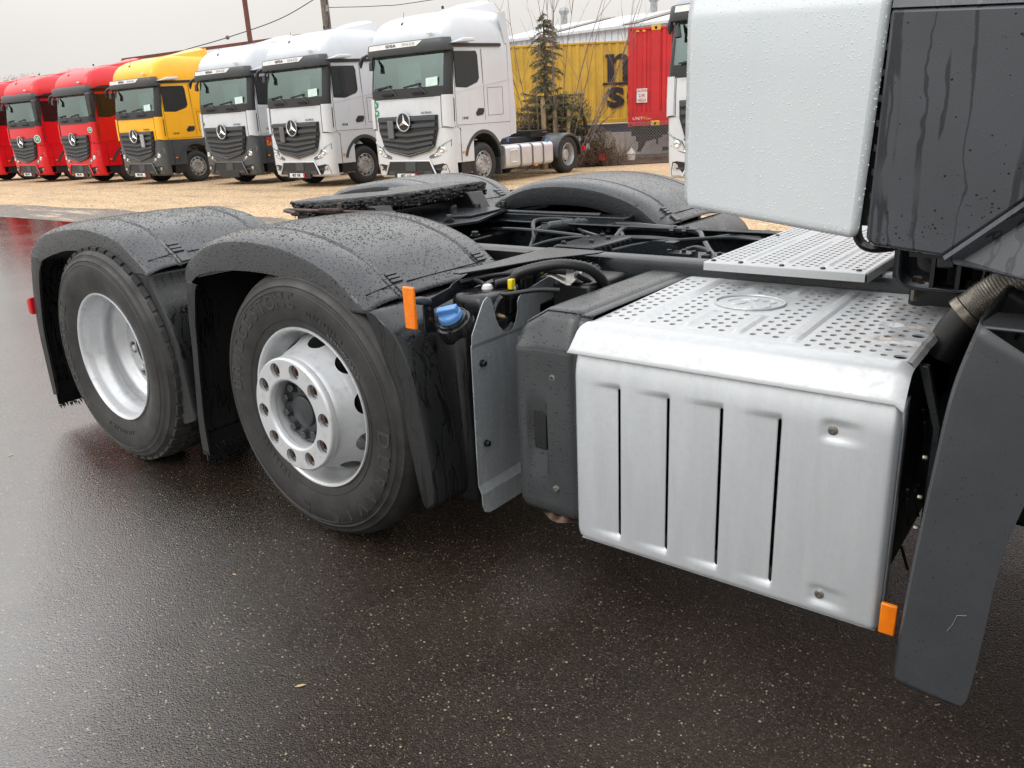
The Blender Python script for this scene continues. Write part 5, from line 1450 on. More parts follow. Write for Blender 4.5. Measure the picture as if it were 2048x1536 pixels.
    # round emblem with three-pointed star
    em = part('emblem', M['trim'], lambda: MB().lathe([(.0001, -.085), (.19, -.08), (.20, -.05)], (-.04, 0, 1.54), 'y', 32), R, key=0)
    def star():
        mb = MB(); c = Vector((-.04, -.088, 1.54)); mb.lathe([(.185, -.086), (.192, -.100), (.212, -.100), (.216, -.08)], (-.04, 0, 1.54), 'y', 36)
        for k in range(3):
            a = pi/2+2*pi*k/3; tip = c+Vector((.19*cos(a), 0, .19*sin(a)))
            l, r = [c+Vector((.045*cos(a+q), 0, .045*sin(a+q))) for q in (pi/3, -pi/3)]
            mb.add([tip, l, c+Vector((0, -.028, 0)), r, c], [(0, 1, 2), (0, 2, 3), (0, 3, 4), (0, 4, 1)])
        return mb
    part('star', M['chrome'], star, em, key=0)
    # lower intake, fog pockets, headlights
    part('lower_intake', M['trim'], lambda: MB().prism([(-.66, .655), (.62, .655), (.80, .34), (-.84, .34)], 'y', -.004, .05), lo, key=0)
    part('intake_bar', M['grillegrey'], lambda: MB().box(-.70, .68, -.02, .04, .36, .43), lo, key=0)
    part('tow_cover', M['grillegrey'], lambda: MB().box(-.16, .16, -.02, .03, .43, .64), lo, key=0, bevel=.01)
    part('intake_rim', LP, lambda: MB().tube([(-.84, -.01, .33), (-.66, -.01, .665), (.62, -.01, .665), (.80, -.01, .33)], .022, 6), lo, key=0)
    for sd in (1, -1):
        q = lambda pts: [(sd*u_, z_) for u_, z_ in pts][::sd]
        part('fog_pocket', M['trim'], lambda: MB().add([surf(sd*s_, z_, .005) for s_, z_ in ((.68, .56), (.98, .60), (1.20, .58), (1.35, .44), (1.40, .35), (.80, .35))], [(0, 1, 2, 3, 4, 5)]), lo, key=sd)
        part('fog_lamp', M['chrome'], lambda: MB().lathe([(.0001, 0), (.05, -.01), (.055, .02)], (sd*1.00, .045, .50), 'y', 14), lo, key=sd)
        part('fog_bar', M['grillegrey'], lambda: MB().bar(surf(sd*.74, .47, .01), surf(sd*1.15, .47, .01), .02, .03), lo, key=sd)
        hl = part('headlight', M['lampbed'], lambda: MB().add([surf(sd*s_, z_, .004) for s_, z_ in ((.62, .70), (.74, .72), (.90, .76), (1.25, .86), (1.62, .98), (1.64, 1.13), (1.30, 1.08), (1.02, 1.02), (.86, .96), (.80, .84), (.60, .77))], [tuple(range(11))]), lo, key=sd)
        part('lamp', M['chrome'], lambda: MB().lathe([(.0001, .0), (.045, -.02), (.07, -.012), (.085, .01)], (sd*.98, .035, .90), 'y', 18), hl, key=sd)
        part('lamp', M['chrome'], lambda: MB().lathe([(.0001, .0), (.035, -.012), (.05, .01)], (sd*.80, .010, .80), 'y', 16), hl, key=(sd, 2))
        part('light_strip', M['lamp'], lambda: MB().tube([surf(sd*a, b, .012) for a, b in ((.60, .735), (.80, .82), (.88, .94), (1.10, 1.02), (1.60, 1.11))], .013, 5), hl, key=sd)
        part('marker_light', M['orange'], lambda: sidepoly([(.46, .80), (.54, .80), (.54, .84), (.46, .84)], sd, 0, .01), lo, key=sd)
    # visor
    def vis():
        mb = MB(); pr = [(3.00, .02), (3.005, .145), (3.02, .155), (3.16, .135), (3.25, .115), (3.265, .10), (3.275, .01)]
        return mb.grid(26, len(pr), lambda u, v: (lambda s, p: surf(s, p[0]+(0 if s < .55 else 0), p[1]*(1 if abs(s) < 1.3 else 1-.5*(abs(s)-1.3)/.5)))(-1.72+3.44*u, pr[round(v*(len(pr)-1))]))
    part('sun_visor', M['grillegrey'], vis, cab, key=0)
    if stripe:
        st = part('visor_stripe', M['plate'], lambda: MB().add([surf(s_, 3.245, .122) for s_ in (-1.15, -.8, -.4, 0, .3, .62)]+[surf(s_, 3.14, .144) for s_ in (.45, .3, 0, -.4, -.8, -1.15)], [(0, 1, 10, 11), (1, 2, 9, 10), (2, 3, 8, 9), (3, 4, 7, 8), (4, 5, 6, 7)]), cab, key=0, smooth=False)
        def gt():
            mb = MB(); place_text(mb, 'GIGA', (-.34, surf(-.33, 3.19, .140)[1], 3.192), (1, -.012, 0), (0, .2, 1), sx=1.25, sy=.9, size=.095, depth=.004, bold=.001, spacing=1.2); return mb
        def gs():
            mb = MB(); place_text(mb, 'SPACE', (.20, surf(.2, 3.19, .140)[1], 3.192), (1, .01, 0), (0, .2, 1), sx=1.25, sy=.9, size=.090, depth=.003, spacing=1.3); return mb
        part('visor_lettering', M['ink'], gt, cab, key='g'); part('visor_lettering', M['inkgrey'], gs, cab, key='s')
    # mirrors
    for sd in (1, -1):
        if big_mirror and sd > 0:
            mr = part('mirror', M['trim'], lambda: MB().box(1.27, 1.56, -.02, .10, 2.28, 3.02), cab, key=1, bevel=.04)
            part('mirror_arm', M['trim'], lambda: MB().tube([(1.2, .25, 3.05), (1.40, .06, 3.08), (1.42, .05, 2.98)], .02, 6), mr, key=1)
        elif sd > 0:
            part('mirror_arm', M['p_white'] if top != 'p_yellow' else M['p_white'], lambda: MB().prism([(.20, 3.14), (.95, 3.20), (.90, 3.27), (.55, 3.25)], 'x', 1.24, 1.40), cab, key=1, bevel=.02)
        else:
            mr = part('mirror', M['trim'], lambda: MB().tube([(-1.16-q*arm, .2-q*.5*arm, z_) for q, z_ in ((0, 3.06), (.10, 3.07), (.20, 3.02), (.25, 2.92), (.26, 2.80))], [.02, .035, .045, .055, .02], 8), cab, key=('m', arm))
    part('front_mirror', M['trim'], lambda: MB().tube([(-1.02, .10, 2.98), (-.98, -.02, 2.86), (-.96, -.04, 2.72)], [.02, .05, .06], 8), cab, key=0)
    # roof bits
    part('antenna', M['trim'], lambda: MB().tube([(-.22, .36, 3.66), (-.21, .42, 3.92)], [.008, .004], 5), cab, key=0)
    part('antenna_foot', M['trim'], lambda: MB().ball((-.22, .34, 3.65), .035, 8, 1.3), cab, key=0)
    part('roof_marker', M['plate'], lambda: MB().box(.70, .84, .10, .14, 3.36, 3.40), cab, key=0, bevel=.01)
    part('air_horn', M['trim'], lambda: MB().tube([(.55, .9, 3.94), (.55, .9, 4.0)], .03, 6), cab, key=0)
    # badges
    def tx(s_, u_, z_, size, w=1.2, v_=-.004, **k):
        mb = MB(); place_text(mb, s_, (u_, v_, z_), (1, .02, .0), (0, 0, 1), sx=w, size=size, depth=.003, **k); return mb
    if top != 'p_red': part('badge', M['ink'], lambda: tx('ACTROS', .60, 1.72, .062, 1.25, shear=.3), cab, key='a')
    def dtx():
        mb = MB(); place_text(mb, door, (1.242, .62, 1.56), (0, 1, 0), (0, 0, 1), sx=1.3, size=.09, depth=.003); return mb
    part('door_badge', M['ink'], dtx, cab, key=door)
    if sensor is not None: part('radar_sensor', M['strap'] if top == 'p_white' else M['vent'], lambda: MB().box(sensor-.09, sensor+.09, -.10, -.06, 1.18, 1.58), g, key=sensor, bevel=.01)
    if plate or bare_plate:
        ph = part('number_plate', M['trim'], lambda: MB().box(-.52, .42, -.03, .03, .24, .42), lo, key=0)
        if plate:
            part('plate_face', M['plate'], lambda: MB().box(-.42, .14, -.045, -.032, .265, .375), ph, key=0)
            part('plate_band', M['inkred'], lambda: MB().box(.142, .20, -.045, -.032, .265, .375), ph, key=0)
            part('plate_text', M['ink'], lambda: tx(plate, -.14, .32, .105, .95, -.048, bold=.002), ph, key=plate)
    for s_, z_, r_, txt, inv in stickers:
        c = Vector(surf(s_, z_, .05 if abs(s_) > 1.05 else .008))
        q = surf(s_+.1, z_, 0); q0 = surf(s_-.1, z_, 0); ux = (Vector(q)-Vector(q0)).normalized()
        n_ = ux.cross(Vector((0, 0, 1)))
        def disc(c=c, n_=n_, r_=r_): return MB().tube([c, c+n_*.004], r_, 20)
        sk_ = part('sticker', M['green'] if not inv else M['plate'], disc, cab)
        if inv: part('sticker_disc', M['green'], MB().tube([c+n_*.005, c+n_*.007], r_*.80, 20), sk_)
        if txt:
            mb = MB(); place_text(mb, txt, c+n_*.009, ux, (0, 0, 1), size=r_*1.15, depth=.001, bold=.004); part('sticker_text', M['plate'], mb, sk_)
    # chassis
    def chs():
        mb = MB()
        for s_ in (-1, 1): mb.box(s_*.40-.04, s_*.40+.04, 2.0, 6.0, .72, .98)
        mb.box(-1.1, 1.1, 1.2, 1.34, .4, .6); mb.box(-.9, .9, 5.0, 5.16, .42, .58); mb.box(-1.0, -.5, 2.3, 4.2, .35, .8)
        mb.box(-.5, .5, 4.3, 5.4, 1.0, 1.10); mb.prism([(-.45, 4.4), (.45, 4.4), (.45, 5.2), (.2, 5.3), (-.2, 5.3), (-.45, 5.2)], 'z', 1.12, 1.17)
        mb.box(-.45, .45, 2.5, 4.2, .9, 1.02)
        return mb
    part('chassis', M['trim'], chs, R, key=0)
    for sd in (1, -1):
        def tnk():
            mb = MB(); a, b = sorted((sd*.62, sd*1.22)); o = []
            for cx, cz, a0 in ((b-.10, .78, 0), (a+.10, .78, 90), (a+.10, .42, 180), (b-.10, .42, 270)):
                for k in range(5): t_ = radians(a0+90*k/4); o.append((cx+.10*cos(t_), cz+.10*sin(t_)))
            mb.prism([(u_, z_) for u_, z_ in o], 'y', 2.14, 4.28) ; return mb
        tk = part('fuel_tank', M['aluf'], tnk, R, key=sd, angle=40)
        for v_ in (2.80, 3.32, 3.82):
            def sp():
                mb = MB(); a, b = sorted((sd*.62, sd*1.228)); 
                o = []
                for cx, cz, a0 in ((b-.10, .785, 0), (a+.10, .785, 90), (a+.10, .415, 180), (b-.10, .415, 270)):
                    for k in range(5): t_ = radians(a0+90*k/4); o.append((cx+.10*cos(t_), cz+.10*sin(t_)))
                mb.prism(o, 'y', v_-.035, v_+.035); return mb
            part('tank_strap', M['strap'], sp, tk, key=(sd, v_))
        part('tank_step', M['aluf'], lambda: MB().tube([(sd*1.226, 2.34, .46), (sd*1.226, 2.34, .74), (sd*1.226, 2.62, .76), (sd*1.226, 2.62, .46)], .022, 6, closed=True), tk, key=sd)
        part('filler_cap', M['bluecap'], lambda: MB().tube([(sd*1.1, 4.15, .87), (sd*1.13, 4.17, .94)], .05, 12), tk, key=sd)
        part('side_marker', M['orange'], lambda: MB().box(sd*1.20-.02, sd*1.20+.02, 3.42, 3.54, .30, .35), tk, key=sd)
        far_wheel(R, 1.27, 1.20*sd, True, sd); far_wheel(R, 5.08, 1.20*sd, False, sd)
        def fen():
            mb = MB(); n = 18; T_ = [(5.08+.66*cos(a)*(1.0), .50+.56*sin(a)) for a in [radians(-5+k*(190)/n) for k in range(n+1)]]
            a, b = sd*.62, sd*1.24
            vs = []
            for v_, z_ in T_: vs += [(a, v_, z_), (b-.03*sd, v_, z_), (b, v_, z_-.02), (b, 5.08+(v_-5.08)*.90, .5+(z_-.5)*.88)]
            return mb.add(vs, [(i*4+j, i*4+j+1, (i+1)*4+j+1, (i+1)*4+j) for i in range(n) for j in range(3)])
        part('rear_mudguard', M['grillegrey'], fen, R, key=sd, solid=.01)
        part('rear_lamp', M['redlens'], lambda: MB().box(sd*1.05-.15, sd*1.05+.15, 5.92, 6.0, .55, .68), R, key=sd)
    part('air_line', M['bluecap'], lambda: MB().tube([(.9, 2.68, .95), (.92, 2.70, 1.3), (.7, 2.70, 1.5)], .03, 6), R, key=0)
    return R
def build_cabs():
    W, G, Y_, Rd = 'p_white', 'p_grey', 'p_yellow', 'p_red'
    make_cab(-3.63, 12.30, .02, W, W, 'white parked truck mostly hidden behind the silver-white wind deflector, beside the red container', plate='4ST 12E', arm=.25)
    make_cab(-11.43, 12.22, .025, W, W, 'white high-roof truck parked beside the spruce, its fuel tank and rear wheel in view', plate='4ST 11E', sensor=-.47, stickers=((-.98, 1.95, .075, 'L', False), (-.97, 1.76, .075, 'VI', False)))
    make_cab(-15.66, 12.30, .018, W, W, 'white high-roof truck with white bumper, parked between two other white-cabbed trucks', plate='4ST 10E', sensor=-.47)
    t3 = make_cab(-19.34, 12.60, .050, W, G, 'white-cabbed truck with dark grey bumper and an orange hazard sticker, next to the yellow one', plate=None, stickers=((-.98, 1.78, .05, '', False),), bare_plate=True)
    st = part('hazard_sticker', MAT['inkred'], MB().prism([(.47, 1.08), (.66, 1.08), (.66, 1.32), (.47, 1.32)], 'x', 1.239, 1.244), t3)
    mb = MB(); mb.prism([(.48, 1.09), (.65, 1.09), (.65, 1.19), (.48, 1.25)], 'x', 1.2445, 1.247); part('sticker_field', MAT['orange'], mb, st)
    mb = MB(); mb.prism([(.50, 1.12), (.56, 1.16), (.62, 1.27), (.55, 1.20)], 'x', 1.2475, 1.249); part('sticker_figure', MAT['ink'], mb, st)
    make_cab(-23.75, 12.25, .055, Y_, G, 'bright yellow truck with dark grey bumper, the only yellow one in the row', plate='WS 702', sensor=.42)
    make_cab(-27.84, 12.17, .025, Rd, Rd, 'red truck parked directly beside the yellow truck', plate='WS 194', big_mirror=True, stripe=False, paper=False, stickers=((1.25, 1.82, .10, 'VI', True),), door='')
    make_cab(-32.39, 12.27, .060, Rd, Rd, 'middle red truck, with a large green and white round sticker beside its grille', plate='WS 190', big_mirror=True, stripe=False, paper=False, stickers=((1.25, 1.62, .15, 'VI', True),), door='')
    make_cab(-36.75, 12.25, .06, Rd, Rd, 'red truck at the far left end of the row, cut off by the picture edge', plate=None, big_mirror=True, stripe=False, paper=False, door='')
# ================================================================ setting
def build_ground():
    M = MAT
    g = part('asphalt', M['asphalt'], MB().add([(-900, -900, 0), (900, -900, 0), (900, 900, 0), (-900, 900, 0)], [(0, 1, 2, 3)]), kind='structure', smooth=False)
    # gravel yard: ragged front edge
    rnd = random.Random(2); n = 160; mb = MB(); vs = []
    for i in range(n+1):
        x = -80+100*i/n; w = noise.noise(Vector((x*.35, 3, 0)))*.35+noise.noise(Vector((x*1.7, 8, 0)))*.14
        vs.append((x, 6.95+w, .006))
    for i in range(n+1):
        x = -80+100*i/n; vs.append((x, 20.3+(x+10)*.79 if x > -12.5 else 26, .006))
    mb.add(vs, [(i, i+1, n+1+i+1, n+1+i) for i in range(n)]); part('gravel', M['gravel'], mb, kind='structure', smooth=False)
    mb = MB(); vs = []
    for i in range(n+1):
        x = -80+100*i/n; w = noise.noise(Vector((x*.22, 13, 0)))*.12
        vs.append((x, 5.32+w+.02*(x+16), .003)); 
    for i in range(n+1):
        x = -80+100*i/n; w = noise.noise(Vector((x*.35, 3, 0)))*.35+noise.noise(Vector((x*1.7, 8, 0)))*.14; vs.append((x, 7.4+w, .003))
    mb.add(vs, [(i, i+1, n+1+i+1, n+1+i) for i in range(n)]); part('grit_strip', M['grit'], mb, kind='structure', smooth=False)
    # loose stones
    for k in range(3):
        mb = MB(); rnd = random.Random(20+k)
        for q in range(2600):
            if q < 2100: x = rnd.uniform(-26, 3); y = rnd.uniform(6.9, 13.5)
            else: x = rnd.uniform(-20, 0); y = 6.9-abs(rnd.gauss(0, .7))
            s = rnd.uniform(.008, .022) if y > 6.9 else rnd.uniform(.005, .012); a = rnd.random()*6
            c = [(x+s*1.3*cos(a+b)*rnd.uniform(.7, 1.1), y+s*sin(a+b)*rnd.uniform(.7, 1.1), .006) for b in (0, 1.5, 3.1, 4.6)]
            mb.add(c+[(x, y, .006+s*rnd.uniform(.6, 1.2))], [(0, 1, 4), (1, 2, 4), (2, 3, 4), (3, 0, 4)])
        part('gravel_stones', M['stone%d' % k], mb, kind='stuff', smooth=False, label=('scattered tan gravel stones', 'scattered brown gravel stones', 'scattered pale gravel stones')[k]+' on the yard', category='gravel')
    # grit and bits on the asphalt near the truck
    mb = MB(); rnd = random.Random(31)
    for q in range(620):
        x = rnd.uniform(-6, 2.4); y = rnd.uniform(-1.6, -.1) if rnd.random() < .7 else rnd.uniform(-1.5, 4)
        if x < -2: y = rnd.uniform(-.9, 4.5)
        s = rnd.choice((.0010, .0012, .0018, .0026)); a = rnd.random()*6
        c = [(x+s*1.4*cos(a+b), y+s*sin(a+b), .0005) for b in (0, 2.1, 4.2)]
        mb.add(c+[(x, y, s)], [(0, 1, 3), (1, 2, 3), (2, 0, 3)])
    part('asphalt_grit', M['stone0'], mb, kind='stuff', smooth=False, label='tiny pale grit lying on the wet asphalt', category='grit')
    # a few small leaves and a wood chip
    spots = [(.62, -.62, .9, 'small tan wood chip lying on the wet asphalt below the wheels', .012), (-.05, -.38, .2, 'small yellow leaf scrap on the asphalt left of the wood chip', .007),
             (-2.0, -.35, 2., 'brown leaf fragment on the bright wet asphalt at the left', .012), (1.20, -.75, 1.1, 'pale leaf crumb near the bottom of the dark asphalt', .007)]
    for x, y, a, lb, s in spots:
        mb = MB(); c, d = cos(a), sin(a)
        pts = [(-1.3, 0), (-.4, .35), (.6, .30), (1.4, .05), (.5, -.3), (-.5, -.32)]
        mb.add([(x+s*(p*c-q*d), y+s*(p*d+q*c), .003+.002*abs(q)) for p, q in pts], [tuple(range(6))])
        part('leaf', M['leaf'], mb, solid=.001, label=lb, category='leaf', smooth=False)
    part('yard_beyond', M['yard'], MB().add([(-60, 26.1, .004), (-11.8, 21.2, .004), (20, 44, .004), (60, 90, .004), (-100, 90, .004)], [(0, 1, 2, 3, 4)]), kind='structure', smooth=False)
    mb = MB()
    vs = []; m = 30
    for i in range(m+1):
        t = i/m; x0, y0 = -14.5+9*t, 17.6+7.1*t
        for j, (d, z) in enumerate(((-.35, .007), (.0, .06), (.5, .16), (1.0, .22), (1.7, .10), (2.4, .0))):
            vs.append((x0-.62*d, y0+.785*d+.1*noise.noise(Vector((i*.8, j, 0))), z+.05*noise.noise(Vector((i*.9, j*2, 4)))*(0 < j < 5)))
    mb.add(vs, [(i*6+j, (i+1)*6+j, (i+1)*6+j+1, i*6+j+1) for i in range(m) for j in range(5)])
    part('earth_bank', M['earth'], mb, kind='structure')

D1 = Vector((.785, .6195, 0)); N1 = Vector((.6195, -.785, 0))   # along the containers / towards the camera side
def build_far():
    M = MAT
    ang = atan2(D1.y, D1.x)
    def corr(mb, x0, x1, z0, z1, y=0., pitch=.28, depth=.036):
        """trapezoid corrugated sheet facing -Y"""
        x = x0; xs = []; p = pitch
        while x < x1-1e-4:
            for dx, d in ((0, 0), (.30*p, 0), (.43*p, depth), (.86*p, depth)):
                if x+dx < x1: xs.append((x+dx, y+d))
            x += p
        xs.append((x1, y)); vs = []
        for a, b in xs: vs += [(a, b, z0), (a, b, z1)]
        mb.add(vs, [(2*i, 2*i+2, 2*i+3, 2*i+1) for i in range(len(xs)-1)])
    def container(name, org, L, H, mat, label, ang=ang):
        R = empty(name, org, ang, label=label, category='container')
        Wd = 2.44
        mb = MB()
        for x in (0, L-.16):
            for y in (0, Wd-.16): mb.box(x, x+.16, y, y+.16, 0, H)
        for y in (.0, Wd-.06): mb.box(.16, L-.16, y, y+.06, H-.07, H); mb.box(.16, L-.16, y, y+.06, 0, .16)
        part('frame', mat, mb, R, bevel=.01)
        # each wide pan of the long side is one panel
        n = int((L-.32)/1.12)
        for i in range(n):
            a = .16+(L-.32)*i/n; b = .16+(L-.32)*(i+1)/n; s = MB(); corr(s, a, b, .16, H-.07, .012, (b-a)/4); part('side_panel', mat, s, R, smooth=False)
        s = MB(); s.box(.06, .10, .16, Wd-.16, .16, H-.07); s.box(L-.10, L-.06, .16, Wd-.16, .16, H-.07); s.box(.05, L-.05, Wd-.10, Wd-.05, .1, H-.05); part('end_wall', mat, s, R)
        r = MB(); r.box(.05, L-.05, .03, Wd-.05, H-.06, H-.02); part('roof', mat, r, R)
        for x in (0, L-.17):
            for z in (-.012, H-.11): part('corner_casting', mat, (lambda x=x, z=z: MB().box(x-.004, x+.174, -.008, .15, z, z+.122)), R, bevel=.008); part('casting_hole', M['blackhole'], (lambda x=x, z=z: MB().tube([(x+.085, -.0085, z+.06), (x+.085, -.0105, z+.06)], .032, 10)), R)
        return R
    o = Vector((-11.03, 21.86, 1.10)); red = container('shipping_container', o, 13.7, 2.90, M['cont_red'], 'tall red container with yellow twistlock castings, at the right behind the fence', ang=radians(29))
    part('inset_post', M['cont_red'], MB().box(.72, .98, -.006, .04, .0, 2.9), red)
    for z in (-.015, 2.80):
        c = part('yellow_casting', M['cast_yellow'], (lambda z=z: MB().box(.72, 1.0, -.02, .16, z, z+.15)), red, bevel=.01)
        part('casting_hole', M['blackhole'], (lambda z=z: MB().box(.82, .89, -.024, -.018, z+.03, z+.11)), c)
    part('lower_rail', M['cont_red'], MB().box(.17, 13.5, -.004, .012, .10, .42), red)
    sg = part('warning_plate', M['plate'], MB().box(.27, .60, -.012, -.002, .70, 1.12), red)
    mb = MB()
    for i, s in enumerate(('CAUTION', '2.90', 'HIGH')): place_text(mb, s, (.435, -.014, 1.05-.14*i), (1, 0, 0), (0, 0, 1), sx=.75 if i == 0 else .85, size=(.11 if i == 0 else .13), depth=.002, bold=.002)
    part('warning_text', M['inkred'], mb, sg)
    mb = MB(); place_text(mb, 'UNIT', (.30, -.014, .22), (1, 0, 0), (0, 0, 1), sx=1.1, size=.13, depth=.003, shear=.25); place_text(mb, '.com', (.66, -.014, .205), (1, 0, 0), (0, 0, 1), size=.07, depth=.003, shear=.2); part('company_lettering', M['plate'], mb, red)
    mb = MB(); place_text(mb, '45', (.53, -.014, .22), (1, 0, 0), (0, 0, 1), sx=1.1, size=.13, depth=.003, shear=.25); part('company_lettering', M['cast_yellow'], mb, red)
    for x in (.23, .42, 1.22, 1.42): part('hazard_mark', M['cast_yellow'], (lambda x=x: MB().prism([(x, 2.79), (x+.06, 2.84), (x+.13, 2.79), (x+.09, 2.77)], 'y', -.02, .0)), red, smooth=False)
    for z in (.35, .75, 1.1, 1.55, 2.0, 2.45): part('hinge_lug', M['cont_red'], (lambda z=z: MB().box(-.012, .02, -.016, .05, z, z+.10)), red)
    yo = Vector((-13.44, 26.08, 1.18)) - D1*6.2
    yel = container('shipping_container', yo, 12.19, 2.87, M['cont_yellow'], 'long ochre yellow container lettered in black behind the spruce and bare shrubs')
    def let(mb, s, x, z, w, h, bold=.07):
        vs, fs = text_mb(s, size=1, depth=.004, bold=bold); xs = [v.x for v in vs]; zs = [v.y for v in vs]
        sx, sz = w/(max(xs)-min(xs)), h/(max(zs)-min(zs)); mb.add([(x+(v.x-min(xs))*sx, -.006+(-v.z), z+(v.y-min(zs))*sz) for v in vs], fs)
    mb = MB(); X0 = 6.2-.80
    # serif m, built from stems and arches
    def stem(x, w, z0, z1): mb.box(x, x+w, -.012, .0, z0, z1)
    zb = 1.46
    stem(X0+.05, .26, zb, zb+.96); stem(X0+.62, .26, zb, zb+.70); stem(X0+1.19, .26, zb, zb+.70)
    for k in (0, 1):
        c = X0+.31+.57*k+.16; P_ = []
        for a in range(0, 181, 15): P_.append((c+.0+.30*cos(radians(a))+.11, zb+.66+.31*sin(radians(a))))
        for a in range(180, -1, -15): P_.append((c+.10+.155*cos(radians(a))-.045, zb+.66+.14*sin(radians(a))))
        mb.prism(P_, 'y', -.0125, -.001)
    mb.prism([(X0-.14, zb-.10), (X0+.9, zb-.12), (X0+1.6, zb-.04), (X0+1.6, zb+.03), (X0+.9, zb-.02), (X0-.1, zb-.02)], 'y', -.013, -.001); mb.box(X0-.02, X0+.05, -.012, 0, zb+.86, zb+.96)
    part('company_lettering', M['ink'], mb, yel, smooth=False)
    mb = MB(); let(mb, 's', X0+.02, .54, .66, .74, .028); part('company_lettering', M['ink'], mb, yel)
    mb = MB(); let(mb, 'c', X0+.78, .54, .66, .74, .028); part('company_lettering', M['ink'], mb, yel)
    # trailers below the containers
    tr = empty('container_trailer', o+Vector((0, 0, -1.1)), radians(29), label='black trailer chassis with landing leg below the red container', category='trailer')
    mb = MB()
    for y in (.5, 1.8): mb.box(.1, 13.4, y, y+.14, .78, 1.06)
    for x in (.5, 3, 6, 9, 12): mb.box(x, x+.12, .1, 2.3, .98, 1.07)
    part('frame', M['black'], mb, tr)
    mb = MB(); mb.prism([(.25, .78), (.25, .62), (.33, .60), (.33, .42), (.27, .30), (.40, .28), (.52, .48), (.58, .60), (1.1, .72), (1.1, .80)], 'y', .2, .35); mb.box(.9, .97, .2, .27, .5, .8); mb.bar((.5, .3, .6), (.9, .3, .75), .04, .04)
    part('landing_leg', M['black'], mb, tr)
    mb = MB(); mb.box(1.1, 3.4, .05, .12, .30, .42); part('side_guard', M['black'], mb, tr)
    for x in (9.5, 10.8, 12.1): part('wheel', M['tyrefar'], (lambda x=x: MB().lathe([(.2, .0), (.48, .0), (.5, .05), (.5, .3), (.2, .3)], (x, .05, .5), 'y', 24)), tr)
    t2 = empty('container_trailer', yo+Vector((0, 0, -1.18)), ang, label='dark navy trailer chassis below the ochre container', category='trailer')
    mb = MB(); mb.box(.3, 11.9, .15, 2.2, .78, 1.14); part('frame', M['navy'], mb, t2)
    for x in (8.4, 9.7, 11.): part('wheel', M['tyrefar'], (lambda x=x: MB().lathe([(.2, .0), (.48, .0), (.5, .05), (.5, .3), (.2, .3)], (x, .05, .5), 'y', 24)), t2)
    for x in (6.9, 7.9, 4.6): part('air_tank', M['vent'], (lambda x=x: MB().ball((x, .10, .86), .09, 10)), t2)
    wl_ = part('low_wall', M['concrete'], MB().box(0, 9.0, 0, .25, .0, .86), None, off=Vector((-13.66, 24.06, 0)), bevel=.01); wl_.rotation_euler = (0, 0, ang)
    setp(wl_, label='low pale concrete wall seen through the wire fence under the containers', category='wall')
    # warehouse
    wx0, wx1, wy = -31.5, -5.0, 40.0
    wh = empty('warehouse', (wx0, wy, 0), 0, label='long white corrugated warehouse with a pale pitched roof behind the containers', category='building')
    n = int((wx1-wx0)/.42); 
    for i in range(n):
        x = .42*i; part('cladding_panel', M['cladding'], (lambda: MB().add([(0, 0, 0), (.33, 0, 0), (.35, .05, 0), (.40, .05, 0), (.42, 0, 0), (0, 0, 6.0), (.33, 0, 6.0), (.35, .05, 6.0), (.40, .05, 6.0), (.42, 0, 6.0)], [(0, 1, 6, 5), (1, 2, 7, 6), (2, 3, 8, 7), (3, 4, 9, 8)])), wh, Vector((x, 0, 0)), key='p', smooth=False)
    part('panel_joint', M['strap'], (lambda: [MB()][0].box(0, n*.42, .051, .06, 0, 6.0)), wh)
    for i in range(int(n*.42/1.05)):
        x = 1.05*i
        def rs():
            mb = MB(); xs = [0, .08, .14, .20, .45, .51, .57, .80, .86, .92, 1.05]; hs = [0, 0, .035, 0, 0, .035, 0, 0, .035, 0, 0]
            vs = []
            for a, h in zip(xs, hs): vs += [(a, -.25, 6.08+h), (a, 7.5, 7.5+h)]
            return mb.add(vs, [(2*k, 2*k+2, 2*k+3, 2*k+1) for k in range(len(xs)-1)])
        part('roof_sheet', M['roofw'], rs, wh, Vector((x, 0, 0)), key='r', smooth=False)
    part('eave_trim', M['roofw'], MB().box(-.1, n*.42, -.30, -.20, 5.96, 6.09), wh)
    part('back_roof', M['roofw'], MB().add([(-.1, 7.5, 7.5), (n*.42, 7.5, 7.5), (n*.42, 15, 6.1), (-.1, 15, 6.1)], [(0, 1, 2, 3)]), wh)
    part('end_wall', M['cladding'], MB().prism([(0, 0), (15, 0), (15, 6.1), (7.5, 7.48), (0, 6.05)], 'x', -.05, .0), wh)
    for x in (4.2, 9.8, 17.2, 23.8): part('roof_strip', M['roofstrip'], (lambda: MB().add([(0, -.27, 6.14), (.95, -.27, 6.14), (.95, 7.5, 7.56), (0, 7.5, 7.56)], [(0, 1, 2, 3)])), wh, Vector((x, 0, 0)), key='s', smooth=False)
    for x in (1.1, 7.9):
        v = part('roof_vent', M['vent'], (lambda: MB().tube([(0, 7.4, 7.4), (0, 7.4, 8.15)], .22, 12)), wh, Vector((x, 0, 0)), key='v'); part('vent_dome', M['vent'], (lambda: MB().ball((0, 7.4, 8.3), .36, 12, .8)), v, key='v')
    # roof beam glimpsed over the parked trucks
    mb = MB()
    mb.bar((-41.0, 21.5, 5.40), (-33.5, 27.45, 6.16), .16, .14)
    for q in range(2): mb.tube([(-41+7.4*q, 21.5+5.9*q, 0), (-41+7.4*q, 21.5+5.9*q, 5.4+.74*q)], .09, 8)
    part('gantry_beam', M['rustpole'], mb, label='thin rust-brown beam just above the roofs of the red and yellow trucks', category='beam')
    # poles and wires
    part('utility_pole', M['rustpole'], MB().tube([(-23.03, 16.6, 0), (-23.03, 16.6, 6.6)], .085, 10), label='slim rust-brown steel pole rising behind the white and yellow trucks', category='pole')
